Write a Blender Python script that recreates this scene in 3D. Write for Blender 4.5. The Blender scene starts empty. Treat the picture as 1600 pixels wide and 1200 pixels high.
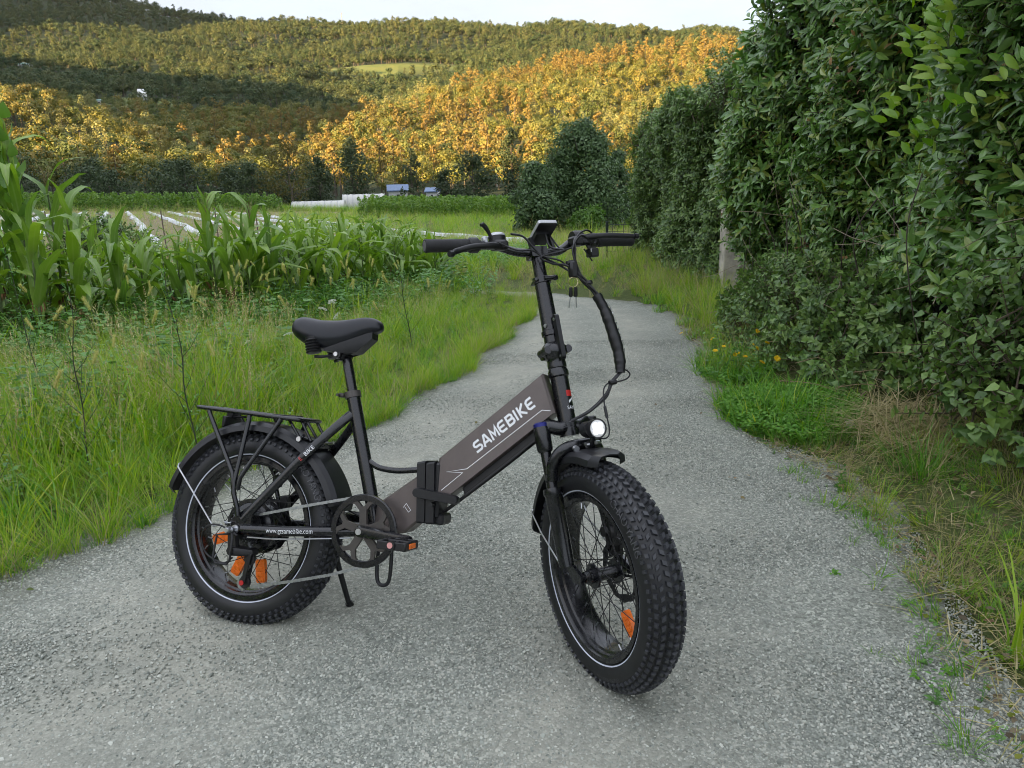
import bpy, bmesh, math, random
import numpy as np
from mathutils import Matrix, Vector
random.seed(7)
rng = np.random.default_rng(11)
sc = bpy.context.scene
C = sc.collection
R = math.radians
# ---------------------------------------------------------------- camera
CAM = np.array([0.0, 0.0, 1.1715])
PITCH, ROLL, FPX = R(13.984), 0.0294, 1144.2
cd = bpy.data.cameras.new('camera'); cam = bpy.data.objects.new('camera', cd); C.objects.link(cam)
cd.sensor_fit = 'HORIZONTAL'; cd.sensor_width = 36.0; cd.lens = 36.0 * FPX / 1600.0
cd.clip_start = 0.05; cd.clip_end = 9000
up0 = Vector((0, math.sin(PITCH), math.cos(PITCH))); rt0 = Vector((1, 0, 0)); fw = Vector((0, math.cos(PITCH), -math.sin(PITCH)))
cr_, sr_ = math.cos(ROLL), math.sin(ROLL)
rt = cr_ * rt0 - sr_ * up0; up = sr_ * rt0 + cr_ * up0
m = Matrix.Identity(4)
for i in range(3):
    m[i][0] = rt[i]; m[i][1] = up[i]; m[i][2] = -fw[i]; m[i][3] = CAM[i]
cam.matrix_world = m
sc.camera = cam
# ---------------------------------------------------------------- light
SUN_EL, SUN_PHI = R(9.0), R(50.0)      # the low sun stands behind the camera on the left and shines towards +y, +x
w = bpy.data.worlds.new('World'); sc.world = w; w.use_nodes = True
nt = w.node_tree; nt.nodes.clear()
sky = nt.nodes.new('ShaderNodeTexSky'); sky.sky_type = 'NISHITA'; sky.sun_disc = False
sky.sun_elevation = SUN_EL; sky.sun_rotation = math.pi + SUN_PHI
sky.air_density = 1.0; sky.dust_density = 0.6; sky.ozone_density = 1.0; sky.altitude = 60
bg = nt.nodes.new('ShaderNodeBackground'); bg.inputs['Strength'].default_value = 0.15
out = nt.nodes.new('ShaderNodeOutputWorld')
# a thin veil of high cloud lies over the clear sky
tc = nt.nodes.new('ShaderNodeTexCoord'); mp = nt.nodes.new('ShaderNodeMapping'); mp.inputs['Scale'].default_value = (1.0, 1.0, 5.0); nt.links.new(tc.outputs['Generated'], mp.inputs['Vector'])
cn = nt.nodes.new('ShaderNodeTexNoise'); cn.inputs['Scale'].default_value = 2.2; cn.inputs['Detail'].default_value = 7; cn.inputs['Roughness'].default_value = .6; nt.links.new(mp.outputs[0], cn.inputs['Vector'])
cr = nt.nodes.new('ShaderNodeValToRGB'); cr.color_ramp.elements[0].position = .35; cr.color_ramp.elements[0].color = (.82, .82, .82, 1); cr.color_ramp.elements[1].position = .7; cr.color_ramp.elements[1].color = (.98, .98, .98, 1)
nt.links.new(cn.outputs['Fac'], cr.inputs[0])
mxw = nt.nodes.new('ShaderNodeMix'); mxw.data_type = 'RGBA'; nt.links.new(cr.outputs[0], mxw.inputs[0]); nt.links.new(sky.outputs[0], mxw.inputs[6]); 
# it is brighter overhead than along the horizon, steepened to light the ground more
sx_ = nt.nodes.new('ShaderNodeSeparateXYZ'); nt.links.new(tc.outputs['Generated'], sx_.inputs[0])
ce = nt.nodes.new('ShaderNodeMath'); ce.operation = 'MULTIPLY_ADD'; ce.use_clamp = False; ce.inputs[1].default_value = 2.9; ce.inputs[2].default_value = 1.0
cm = nt.nodes.new('ShaderNodeMath'); cm.operation = 'MAXIMUM'; cm.inputs[1].default_value = 0.0; nt.links.new(sx_.outputs[2], cm.inputs[0]); nt.links.new(cm.outputs[0], ce.inputs[0])
cv = nt.nodes.new('ShaderNodeVectorMath'); cv.operation = 'SCALE'; cv.inputs[0].default_value = (.585, .605, .675); nt.links.new(ce.outputs[0], cv.inputs['Scale']); nt.links.new(cv.outputs[0], mxw.inputs[7])
nt.links.new(mxw.outputs[2], bg.inputs['Color']); nt.links.new(bg.outputs[0], out.inputs['Surface'])
sl = bpy.data.lights.new('sun', 'SUN'); sun = bpy.data.objects.new('sun', sl); C.objects.link(sun)
sl.energy = 5.0; sl.angle = R(0.5); sl.color = (1.0, 0.66, 0.30)
sd = Vector((math.sin(SUN_PHI) * math.cos(SUN_EL), math.cos(SUN_PHI) * math.cos(SUN_EL), -math.sin(SUN_EL)))
sun.rotation_euler = sd.to_track_quat('-Z', 'Y').to_euler()
sun.location = (-150, -200, 120)
sc.view_settings.view_transform = 'Standard'; sc.view_settings.look = 'None'
sc.view_settings.exposure = 2.5; sc.view_settings.gamma = 1.0; sc.view_settings.use_curve_mapping = False
sc.render.engine = 'CYCLES'
sc.cycles.use_denoising = True; sc.cycles.filter_width = 1.0
sc.cycles.max_bounces = 7; sc.cycles.diffuse_bounces = 4; sc.cycles.glossy_bounces = 2
sc.cycles.transmission_bounces = 3; sc.cycles.transparent_max_bounces = 6; sc.cycles.volume_bounces = 0
sc.cycles.caustics_reflective = False; sc.cycles.caustics_refractive = False

# ---------------------------------------------------------------- helpers
def tag(o, label=None, cat=None, group=None, kind=None):
    if label: o['label'] = label
    if cat: o['category'] = cat
    if group: o['group'] = group
    if kind: o['kind'] = kind
    return o

def empty(name, loc=(0, 0, 0), parent=None):
    o = bpy.data.objects.new(name, None); C.objects.link(o); o.location = loc
    o.empty_display_size = 0.1
    if parent: o.parent = parent
    return o

def link(name, me, parent=None, loc=None):
    o = bpy.data.objects.new(name, me); C.objects.link(o)
    if parent: o.parent = parent
    if loc is not None: o.location = loc
    return o

class MB:
    """collects geometry and builds one mesh"""
    def __init__(s): s.v = []; s.f = []; s.mi = []; s.n = 0; s.cur = 0
    def add(s, vs, fs):
        b = s.n
        s.v.extend([tuple(map(float, q)) for q in vs]); s.n = len(s.v)
        for f in fs: s.f.append(tuple(b + i for i in f)); s.mi.append(s.cur)
        return s
    def mat(s, i): s.cur = i; return s
    def mesh(s, name, mats, smooth=True, angle=38, fix=True):
        me = bpy.data.meshes.new(name); me.from_pydata(s.v, [], s.f)
        if not isinstance(mats, (list, tuple)): mats = [mats]
        for x in mats: me.materials.append(x)
        me.polygons.foreach_set('material_index', np.array(s.mi, dtype=np.int32))
        if fix:
            bm = bmesh.new(); bm.from_mesh(me); bmesh.ops.recalc_face_normals(bm, faces=bm.faces); bm.to_mesh(me); bm.free()
        if smooth:
            me.polygons.foreach_set('use_smooth', np.ones(len(me.polygons), dtype=bool))
            me.set_sharp_from_angle(angle=R(angle))
        me.update(); return me
    def build(s, name, mats, parent=None, smooth=True, angle=38, fix=True, loc=None):
        return link(name, s.mesh(name, mats, smooth, angle, fix), parent, loc)
    # ---- shapes
    def hull(s, pts):
        bm = bmesh.new()
        for q in pts: bm.verts.new(tuple(map(float, q)))
        bmesh.ops.convex_hull(bm, input=bm.verts)
        bm.verts.ensure_lookup_table(); bm.verts.index_update()
        used = [v for v in bm.verts if v.link_faces]; ix = {v: i for i, v in enumerate(used)}
        bmesh.ops.dissolve_limit(bm, angle_limit=0.01, verts=used, edges=[e for e in bm.edges])
        used = [v for v in bm.verts if v.link_faces]; ix = {v: i for i, v in enumerate(used)}
        s.add([v.co[:] for v in used], [[ix[v] for v in f.verts] for f in bm.faces]); bm.free(); return s
    def box(s, c, size, M=None, bev=0.0):
        hx, hy, hz = [q / 2 for q in size]; b = min(bev, hx * .9, hy * .9, hz * .9); P = []
        for sx in (-1, 1):
            for sy in (-1, 1):
                for sz in (-1, 1):
                    if b <= 0: P.append((sx * hx, sy * hy, sz * hz))
                    else:
                        P += [(sx * (hx - b), sy * (hy - b), sz * hz), (sx * (hx - b), sy * hy, sz * (hz - b)), (sx * hx, sy * (hy - b), sz * (hz - b))]
        P = np.array(P)
        if M is not None: P = P @ np.array(M).T
        return s.hull(P + np.array(c))
    def prism(s, poly, y0, y1, fn=None):
        """polygon in x,z extruded along y"""
        n = len(poly); fn = fn or (lambda x, y, z: (x, y, z))
        vs = [fn(x, y0, z) for x, z in poly] + [fn(x, y1, z) for x, z in poly]
        fs = [tuple(range(n)), tuple(range(2 * n - 1, n - 1, -1))] + [(i, i + n, (i + 1) % n + n, (i + 1) % n) for i in range(n)]
        return s.add(vs, fs)
    def tube(s, pts, r, n=10, closed=False, cap=True, flat=1.0, up=None):
        P = np.array(pts, float); k = len(P)
        rr = np.full(k, r, float) if np.isscalar(r) else np.array(r, float)
        T = np.zeros_like(P)
        for i in range(k):
            a = P[(i - 1) % k] if (closed or i > 0) else P[i]; b = P[(i + 1) % k] if (closed or i < k - 1) else P[i]
            T[i] = b - a; T[i] /= np.linalg.norm(T[i]) + 1e-12
        u = np.array(up, float) if up is not None else (np.array([0, 0, 1.]) if abs(T[0][2]) < .9 else np.array([1., 0, 0]))
        vs = []
        for i in range(k):
            if up is not None: u = np.array(up, float)
            u = u - T[i] * (u @ T[i]); u /= np.linalg.norm(u) + 1e-12
            w_ = np.cross(T[i], u)
            for j in range(n):
                a = 2 * math.pi * j / n
                vs.append(P[i] + rr[i] * (math.cos(a) * u + flat * math.sin(a) * w_))
        fs = []
        for i in range(k if closed else k - 1):
            for j in range(n):
                a = i * n + j; b = i * n + (j + 1) % n; i2 = (i + 1) % k
                fs.append((a, b, i2 * n + (j + 1) % n, i2 * n + j))
        if cap and not closed: fs += [tuple(range(n - 1, -1, -1)), tuple(range((k - 1) * n, k * n))]
        return s.add(vs, fs)
    def lathe(s, prof, o=(0, 0, 0), ax=(0, 1, 0), n=32, closed=False, a0=0.0, a1=2 * math.pi):
        """prof: (axial, radius) pairs turned about ax through o"""
        ax = np.array(ax, float); ax /= np.linalg.norm(ax); o = np.array(o, float)
        u = np.array([1., 0, 0]) if abs(ax[0]) < .9 else np.array([0, 0, 1.])
        u -= ax * (u @ ax); u /= np.linalg.norm(u); w_ = np.cross(ax, u)
        full = abs(a1 - a0 - 2 * math.pi) < 1e-6; m_ = n if full else n + 1; k = len(prof)
        vs = []
        for j in range(m_):
            a = a0 + (a1 - a0) * j / n; d = math.cos(a) * u + math.sin(a) * w_
            for t, r in prof: vs.append(o + ax * t + d * r)
        fs = []
        for j in range(n):
            j2 = (j + 1) % m_
            for i in range(k if closed else k - 1):
                i2 = (i + 1) % k
                fs.append((j * k + i, j * k + i2, j2 * k + i2, j2 * k + i))
        if not full and closed: fs += [tuple(range(k)), tuple(range((m_ - 1) * k + k - 1, (m_ - 1) * k - 1, -1))]
        return s.add(vs, fs)
    def cyl(s, a, b, r, n=16, r2=None):
        return s.tube([a, b], [r, r if r2 is None else r2], n)

def spline(pts, n=8):
    """Catmull-Rom through pts"""
    P = np.array(pts, float); P = np.vstack([2 * P[0] - P[1], P, 2 * P[-1] - P[-2]]); o = []
    for i in range(1, len(P) - 2):
        for k in range(n):
            t = k / n; a, b, c, d = P[i - 1], P[i], P[i + 1], P[i + 2]
            o.append(.5 * (2 * b + (c - a) * t + (2 * a - 5 * b + 4 * c - d) * t * t + (3 * b - a - 3 * c + d) * t ** 3))
    o.append(P[-2]); return np.array(o)

# ---------------------------------------------------------------- materials
def new_mat(name):
    m_ = bpy.data.materials.new(name); m_.use_nodes = True; t = m_.node_tree; t.nodes.clear()
    o = t.nodes.new('ShaderNodeOutputMaterial'); b = t.nodes.new('ShaderNodeBsdfPrincipled'); t.links.new(b.outputs[0], o.inputs[0])
    return m_, t, b, o
def node(t, typ, **kw):
    n = t.nodes.new(typ)
    for k, v in kw.items():
        if k in n.inputs: n.inputs[k].default_value = v
        else: setattr(n, k, v)
    return n
def noise(t, scale, detail=3, rough=.6, vec=None, dim='3D'):
    n = node(t, 'ShaderNodeTexNoise', Scale=scale, Detail=detail, Roughness=rough)
    if vec is not None: t.links.new(vec, n.inputs['Vector'])
    return n.outputs['Fac']
def ramp(t, fac, stops, mode='LINEAR'):
    n = t.nodes.new('ShaderNodeValToRGB'); n.color_ramp.interpolation = mode; e = n.color_ramp.elements
    while len(e) < len(stops): e.new(.5)
    for i, (p_, c_) in enumerate(stops):
        e[i].position = p_; e[i].color = (*c_, 1) if not np.isscalar(c_) else (c_, c_, c_, 1)
    t.links.new(fac, n.inputs[0]); return n.outputs[0]
def mix(t, fac, a, b, blend='MIX'):
    n = t.nodes.new('ShaderNodeMix'); n.data_type = 'RGBA'; n.blend_type = blend
    for k_, v in ((0, fac), (6, a), (7, b)):
        if hasattr(v, 'links'): t.links.new(v, n.inputs[k_])
        elif np.isscalar(v): n.inputs[k_].default_value = v if k_ == 0 else (v, v, v, 1)
        else: n.inputs[k_].default_value = (*v, 1)
    return n.outputs[2]
def math_(t, op, a, b=None, c=None, clamp=False):
    n = t.nodes.new('ShaderNodeMath'); n.operation = op; n.use_clamp = clamp
    for i, v in enumerate((a, b, c)):
        if v is None: continue
        if hasattr(v, 'links'): t.links.new(v, n.inputs[i])
        else: n.inputs[i].default_value = v
    return n.outputs[0]
def objco(t): return t.nodes.new('ShaderNodeTexCoord').outputs['Object']
def bump(t, b, h, strength=.3, dist=.002):
    n = node(t, 'ShaderNodeBump', Strength=strength, Distance=dist); t.links.new(h, n.inputs['Height']); t.links.new(n.outputs[0], b.inputs['Normal'])
def paint(name, col, rough=.45, metal=0.0, var=.15, scale=25, bumps=.0, bscale=400, spec=.5, coat=0):
    m_, t, b, o = new_mat(name); co = objco(t)
    c2 = tuple(min(1, x * (1 + var)) for x in col); c1 = tuple(x * (1 - var) for x in col)
    t.links.new(ramp(t, noise(t, scale, 4, .65, co), [(.3, c1), (.7, c2)]), b.inputs['Base Color'])
    t.links.new(ramp(t, noise(t, scale * 1.7, 5, .7, co), [(.25, max(0, rough - .08)), (.75, min(1, rough + .1))]), b.inputs['Roughness'])
    b.inputs['Metallic'].default_value = metal; b.inputs['Specular IOR Level'].default_value = spec; b.inputs['Coat Weight'].default_value = coat
    if bumps: bump(t, b, noise(t, bscale, 2, .5, co), bumps, .001)
    return m_
# ================================================================ terrain
TY = np.array([120, 160, 200, 240, 300, 380, 480, 600, 750, 900, 1050, 1250, 1500, 1800.])
TT = np.array([-0.8546, -0.6498, -0.5266, -0.4032, -0.296, -0.2218, -0.1557, -0.073, 0.0098, 0.0926, 0.1756, 0.2587, 0.3418, 0.5502, 0.8848])
TZ = np.array([[3.2, 7.1, 21.2, 39.7, 40.8, 48.4, 68.2, 94.1, 131.5, 171.1, 211.1, 315.3, 463.5, 530.6], [2.3, 5.5, 16.6, 34.7, 30.9, 38.8, 59.9, 88.5, 125.7, 165.5, 199.1, 285.8, 418.6, 469.9], [1.9, 4.8, 13.3, 27.3, 23.9, 33.6, 54.6, 81.8, 119.2, 158.4, 203.5, 277.2, 387.0, 438.1], [1.6, 4.0, 7.3, 14.0, 17.6, 27.2, 49.2, 77.5, 113.8, 153.4, 202.4, 256.5, 349.5, 412.6], [1.5, 3.2, 3.8, 5.6, 9.5, 24.5, 47.7, 75.7, 110.5, 150.8, 197.0, 262.2, 325.5, 381.1], [1.4, 3.3, 5.0, 8.5, 15.0, 28.2, 46.7, 72.2, 104.4, 146.9, 181.6, 256.1, 320.4, 373.6], [1.4, 3.4, 7.8, 15.0, 26.7, 39.5, 49.6, 68.7, 100.1, 149.4, 182.1, 257.6, 320.0, 373.1], [1.3, 3.3, 7.7, 15.3, 27.2, 44.6, 62.3, 74.3, 101.3, 147.4, 181.3, 254.9, 314.5, 366.5], [1.2, 3.1, 7.7, 15.7, 27.7, 46.6, 67.9, 82.2, 105.4, 148.1, 180.6, 248.4, 309.0, 359.9], [1.1, 3.0, 7.7, 15.6, 28.2, 48.7, 74.8, 88.7, 106.5, 144.8, 178.2, 242.0, 303.5, 356.0], [1.0, 3.0, 7.5, 15.6, 28.7, 50.8, 79.6, 93.3, 110.6, 144.1, 177.5, 237.4, 298.0, 349.4], [0.9, 3.0, 7.7, 16.0, 29.6, 52.0, 82.2, 96.5, 112.9, 144.2, 176.0, 230.9, 285.8, 337.3], [0.9, 3.2, 8.2, 16.4, 30.8, 53.4, 82.5, 98.3, 114.7, 142.2, 171.2, 220.6, 273.5, 325.3], [0.8, 3.2, 8.6, 16.9, 31.4, 53.6, 82.1, 98.6, 114.5, 140.5, 167.8, 209.0, 260.7, 309.9], [0.6, 3.0, 8.4, 16.5, 29.8, 51.4, 78.5, 94.2, 109.4, 133.8, 160.8, 198.8, 247.4, 293.9]])
_ph = rng.uniform(0, 6.28, (12, 2)); _dr = rng.uniform(0, 6.28, 12)
def wob(X, Y, L, k0=0, k=4):
    """smooth bumps of wavelength about L"""
    o = 0
    for i in range(k0, k0 + k):
        o = o + np.sin((X * math.cos(_dr[i]) + Y * math.sin(_dr[i])) * 6.283 / (L * (.7 + .2 * (i - k0))) + _ph[i, 0])
    return o / k
def sstep(x, a, b):
    t = np.clip((x - a) / (b - a), 0, 1); return t * t * (3 - 2 * t)
def crest(u): # unseen hills behind and left, heights shaped to shade valley floor and left slopes
    return np.interp(u, [-2400, -1600, -1450, -1380, -1300, -1000, -800, -669, -446, -390, -352, -318, -200, 0, 300, 900], [680, 600, 510, 420, 256, 232, 216, 195, 151, 127, 94, 58, 57, 63, 66, 60])
def zt(X, Y):
    X = np.asarray(X, float); Y = np.asarray(Y, float)
    t = np.clip(X / np.maximum(Y, 60), TT[0], TT[-1]); yy = np.clip(Y, TY[0], TY[-1])
    i = np.clip(np.searchsorted(TT, t) - 1, 0, len(TT) - 2); j = np.clip(np.searchsorted(TY, yy) - 1, 0, len(TY) - 2)
    a = (t - TT[i]) / (TT[i + 1] - TT[i]); b = (yy - TY[j]) / (TY[j + 1] - TY[j]); a = a * a * (3 - 2 * a); 
    far = (TZ[i, j] * (1 - a) + TZ[i + 1, j] * a) * (1 - b) + (TZ[i, j + 1] * (1 - a) + TZ[i + 1, j + 1] * a) * b
    far = far + wob(X, Y, 90, 0) * sstep(Y, 170, 320) * 2.5 + wob(X, Y, 240, 4) * (sstep(Y, 400, 650) * 6 + sstep(Y, 640, 900) * 9)
    field = .033 * np.maximum(0, -X - 2) * sstep(Y, 10, 40)
    field = field + .03 * wob(X, Y, 5, 8) * sstep(np.abs(X), 3, 5)
    bank = .17 * sstep(X, 1.35 + .06 * np.sin(Y * 2), 2.3) * (1 - sstep(Y, 14, 25)) + .05 * sstep(-X - .35 * np.maximum(0, 3 - Y) * 0, 1.9, 3.2) * (1 - sstep(Y, 9, 14))
    near = field + bank
    z = near * (1 - sstep(Y, 95, 125)) + far * sstep(Y, 95, 125)
    z = np.where(Y > 95, z, near)
    u = X * math.cos(SUN_PHI) - Y * math.sin(SUN_PHI); v = X * math.sin(SUN_PHI) + Y * math.cos(SUN_PHI)
    H = crest(u); sg = np.where(H > 100, 130, 85); 
    rid = H * np.exp(-np.minimum(((v + 260) / sg) ** 2, 40)) * (1 + .03 * np.sin(u / 37) + .02 * np.sin(u / 17))
    rid = np.where(v < -260, np.maximum(rid, H * (.75 + .25 * np.exp(-((v + 260) / 400) ** 2))), rid)
    return np.maximum(z, rid)
def z1(x, y): return float(zt(np.array([x]), np.array([y]))[0])
# road outline on the ground (left and right edges, seen from the camera)
RL = np.array([(-1.9, -3.0), (-1.85, .5), (-1.70, 2.19), (-1.56, 2.47), (-1.407, 2.81), (-1.195, 3.2), (-.84, 3.8), (-.684, 4.16), (-.471, 4.76), (-.199, 5.8), (.13, 7.35), (.29, 8.2), (.24, 8.85), (-.35, 9.6), (-2.2, 10.5), (-4.5, 11.3)])
RR = np.array([(1.0, -3.0), (1.03, .8), (1.08, 1.4), (1.161, 1.73), (1.262, 2.07), (1.319, 2.33), (1.361, 2.95), (1.22, 3.4), (1.19, 3.83), (1.292, 4.55), (1.455, 5.31), (1.551, 6.08), (1.63, 7.1), (1.56, 7.9), (1.22, 8.6), (.55, 9.35), (-.6, 10.25), (-2.0, 11.0), (-4.5, 12.1)])
def resample(P_, n):
    S_ = np.concatenate([[0], np.cumsum(np.linalg.norm(np.diff(P_, axis=0), axis=1))]); s_ = np.linspace(0, S_[-1], n)
    return np.stack([np.interp(s_, S_, P_[:, 0]), np.interp(s_, S_, P_[:, 1])], 1)
def rl(y): return np.interp(y, RL[:, 1], RL[:, 0])
def rr(y): return np.interp(y, RR[:14, 1], RR[:14, 0])
road_poly = np.vstack([RL, RR[::-1]])
def in_poly(x, y, P_):
    x = np.asarray(x); y = np.asarray(y); c = np.zeros(x.shape, bool); n = len(P_)
    for i in range(n):
        (x1, y1), (x2, y2) = P_[i], P_[(i + 1) % n]
        hit = ((y1 > y) != (y2 > y)) & (x < (x2 - x1) * (y - y1) / ((y2 - y1) or 1e-9) + x1); c ^= hit
    return c
MEADOWS = [np.array([(-270, 885), (-255, 945), (-205, 960), (-180, 935), (-120, 950), (-60, 965), (30, 985), (60, 930), (-20, 905), (-90, 900), (-150, 880), (-215, 895)]), np.array([(-320, 578), (-312, 628), (-300, 655), (-250, 650), (-246, 600), (-280, 580)]),
           np.array([(20, 172), (22, 205), (44, 210), (46, 176)]), np.array([(-620, 880), (-610, 930), (-520, 925), (-530, 885)]), np.array([(-200, 1085), (-190, 1120), (-100, 1125), (-95, 1090)])]
def in_meadow(x, y):
    c = np.zeros(np.asarray(x).shape, bool)
    for m_ in MEADOWS: c |= in_poly(x, y, m_)
    return c
# polar sheet round the camera
na = 420; rad = np.concatenate([[0.0], np.geomspace(.6, 2600, 190)])
az = np.linspace(-math.pi, math.pi, na, endpoint=False)
# denser in front
az = np.sort(np.concatenate([np.linspace(-.80, .80, 300), np.linspace(.82, 2 * math.pi - .82, 120)]))
na = len(az)
AZ, RD = np.meshgrid(az, rad); GX = RD * np.sin(AZ); GY = RD * np.cos(AZ); GZ = zt(GX, GY)
me = bpy.data.meshes.new('terrain'); nv = GX.size; nr = len(rad)
me.vertices.add(nv); me.vertices.foreach_set('co', np.stack([GX, GY, GZ], -1).reshape(-1, 3).astype(np.float32).ravel())
I, J = np.meshgrid(np.arange(nr - 1), np.arange(na), indexing='ij'); J2 = (J + 1) % na
q = np.stack([I * na + J, I * na + J2, (I + 1) * na + J2, (I + 1) * na + J], -1).reshape(-1, 4)
me.loops.add(q.size); me.loops.foreach_set('vertex_index', q.astype(np.int32).ravel())
me.polygons.add(len(q)); me.polygons.foreach_set('loop_start', np.arange(0, q.size, 4, dtype=np.int32)); me.update(calc_edges=True)
me.polygons.foreach_set('use_smooth', np.ones(len(q), bool))
# zones: r = grass, g = bare field soil, b = meadow ; base is forest floor
X, Y = GX.ravel(), GY.ravel()
zone = np.zeros((nv, 4), np.float32); zone[:, 3] = 1
soil = (Y > 13) & (Y < 84) & (X < -3.5 - .10 * (Y - 12) - 1.5 * np.sin(Y * .3)) & (X > -75)
lawn = (~soil) & (Y > 6) & (Y < 100) & (np.abs(X) < 90)
zone[:, 0] = (lawn | (np.hypot(X, Y) < 12)); zone[:, 1] = soil; zone[:, 2] = in_meadow(X, Y)
at_ = me.color_attributes.new('zone', 'FLOAT_COLOR', 'POINT'); at_.data.foreach_set('color', zone.ravel())
m_, t, b, o = new_mat('ground_cover'); co = objco(t)
vc = node(t, 'ShaderNodeVertexColor', layer_name='zone'); sp = t.nodes.new('ShaderNodeSeparateColor'); t.links.new(vc.outputs[0], sp.inputs[0])
n1 = noise(t, .9, 6, .7, co); n2 = noise(t, 14, 5, .7, co); n3 = noise(t, .05, 5, .65, co); nf = noise(t, 90, 3, .6, co)
forest = ramp(t, n3, [(.3, (.024, .036, .018)), (.7, (.045, .060, .026))])
grass = mix(t, .5, ramp(t, n1, [(.3, (.055, .085, .020)), (.55, (.10, .14, .035)), (.75, (.20, .17, .085))]), ramp(t, n2, [(.3, (.03, .035, .016)), (.7, (.13, .15, .055))]))
soilc = mix(t, .5, ramp(t, n1, [(.3, (.17, .15, .08)), (.6, (.31, .26, .17)), (.8, (.18, .20, .08))]), ramp(t, n2, [(.3, (.10, .09, .05)), (.7, (.30, .26, .17))]))
mead = ramp(t, noise(t, .08, 5, .7, co), [(.3, (.085, .12, .032)), (.7, (.14, .155, .045))])
c = mix(t, sp.outputs[0], forest, grass); c = mix(t, sp.outputs[1], c, soilc); c = mix(t, sp.outputs[2], c, mead)
t.links.new(c, b.inputs['Base Color']); b.inputs['Roughness'].default_value = .95; b.inputs['Specular IOR Level'].default_value = .2
bump(t, b, math_(t, 'ADD', n2, nf), .8, .03)
me.materials.append(m_); terrain = link('terrain', me); tag(terrain, kind='structure')

# ---------------------------------------------------------------- gravel road: a sheet 4 mm above the ground, its edge frayed
NR, NC = 260, 64
Lr, Rr_ = resample(RL, NR), resample(RR, NR)
fy = np.linspace(0, 1, NC)[None, :, None]
G = Lr[:, None] * (1 - fy) + Rr_[:, None] * fy
def edge(y, s_): return .05 * np.sin(y * 3.1 + s_) + .035 * np.sin(y * 7.7 + 2 * s_) + .02 * np.sin(y * 19 + s_)
d = (Rr_ - Lr); wd_ = np.linalg.norm(d, axis=1)[:, None]; d = d / wd_
off = (np.sin(np.arange(NR) * .25) * .05 + np.sin(np.arange(NR) * .71) * .03 + rng.normal(0, .012, NR))[:, None]
off2 = (np.sin(np.arange(NR) * .31 + 2) * .05 + np.sin(np.arange(NR) * .83) * .03 + rng.normal(0, .012, NR))[:, None]
kL = np.exp(-fy * 14); kR = np.exp(-(1 - fy) * 14)
G = G - (d * (.06 + off))[:, None] * kL + (d * (.06 + off2))[:, None] * kR
gz = zt(G[..., 0], G[..., 1]) + .004
gz += .012 * np.sin(fy[..., 0] * math.pi) + .004 * wob(G[..., 0], G[..., 1], .9, 2)
# it tucks under the verge at both rims
gz = np.maximum(gz, zt(G[..., 0], G[..., 1]) + .004)
rv = np.concatenate([G, gz[..., None]], -1).reshape(-1, 3)
b = MB(); b.add(rv, [(i * NC + j, i * NC + j + 1, (i + 1) * NC + j + 1, (i + 1) * NC + j) for i in range(NR - 1) for j in range(NC - 1)])
m_, t, bs, o = new_mat('crushed_gravel'); co = objco(t)
acr = t.nodes.new('ShaderNodeAttribute'); acr.attribute_name = 'across'
vor = node(t, 'ShaderNodeTexVoronoi', Scale=135.0); t.links.new(co, vor.inputs['Vector'])
vor2 = node(t, 'ShaderNodeTexVoronoi', Scale=290.0); t.links.new(co, vor2.inputs['Vector'])
big = noise(t, 1.3, 6, .65, co); mid = noise(t, 9, 5, .65, co)
# distort stretched along the lane for wheel tracks
trk = ramp(t, acr.outputs['Fac'], [(.0, .1), (.08, .35), (.22, 1.0), (.34, .85), (.46, .22), (.55, .25), (.64, .9), (.74, .8), (.86, .15), (1, 0)])
trkn = math_(t, 'MULTIPLY', trk, math_(t, 'ADD', math_(t, 'MULTIPLY', big, 1.2), .15), clamp=True)
hs = t.nodes.new('ShaderNodeSeparateColor'); t.links.new(vor.outputs['Color'], hs.inputs[0])
chip = ramp(t, hs.outputs[0], [(0, (.085, .095, .080)), (.4, (.185, .203, .176)), (.8, (.32, .34, .298)), (1, (.56, .57, .50))])
hs2 = t.nodes.new('ShaderNodeSeparateColor'); t.links.new(vor2.outputs['Color'], hs2.inputs[0])
chip2 = ramp(t, hs2.outputs[0], [(0, (.10, .112, .094)), (.6, (.225, .243, .207)), (1, (.42, .43, .375))])
c = mix(t, .38, chip, chip2); c = mix(t, 1.0, c, (1.18, 1.17, 1.14), 'MULTIPLY')
dust = ramp(t, mid, [(.3, (.29, .29, .24)), (.7, (.42, .405, .33))])
c = mix(t, math_(t, 'MULTIPLY', trkn, .85), c, dust)
c = mix(t, ramp(t, big, [(.35, .28), (.65, .0)]), c, (.10, .115, .105))
c = mix(t, ramp(t, noise(t, 3.1, 6, .7, co), [(.56, .0), (.74, .35)]), c, (.34, .32, .26))
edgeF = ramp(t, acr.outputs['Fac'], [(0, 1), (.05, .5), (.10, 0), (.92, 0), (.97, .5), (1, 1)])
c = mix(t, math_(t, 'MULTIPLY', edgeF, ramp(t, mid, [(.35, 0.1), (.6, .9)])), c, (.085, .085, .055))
t.links.new(c, bs.inputs['Base Color']); bs.inputs['Roughness'].default_value = .88; bs.inputs['Specular IOR Level'].default_value = .3
hgt = math_(t, 'ADD', math_(t, 'ADD', math_(t, 'MULTIPLY', vor.outputs['Distance'], -.45), math_(t, 'MULTIPLY', hs.outputs[1], .45)), math_(t, 'ADD', math_(t, 'MULTIPLY', vor2.outputs['Distance'], -.25), math_(t, 'MULTIPLY', noise(t, 420, 3, .6, co), .35)))
bn = node(t, 'ShaderNodeBump', Distance=.006); t.links.new(hgt, bn.inputs['Height']); t.links.new(math_(t, 'SUBTRACT', .95, math_(t, 'MULTIPLY', trkn, .45)), bn.inputs['Strength']); t.links.new(bn.outputs[0], bs.inputs['Normal'])
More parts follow.
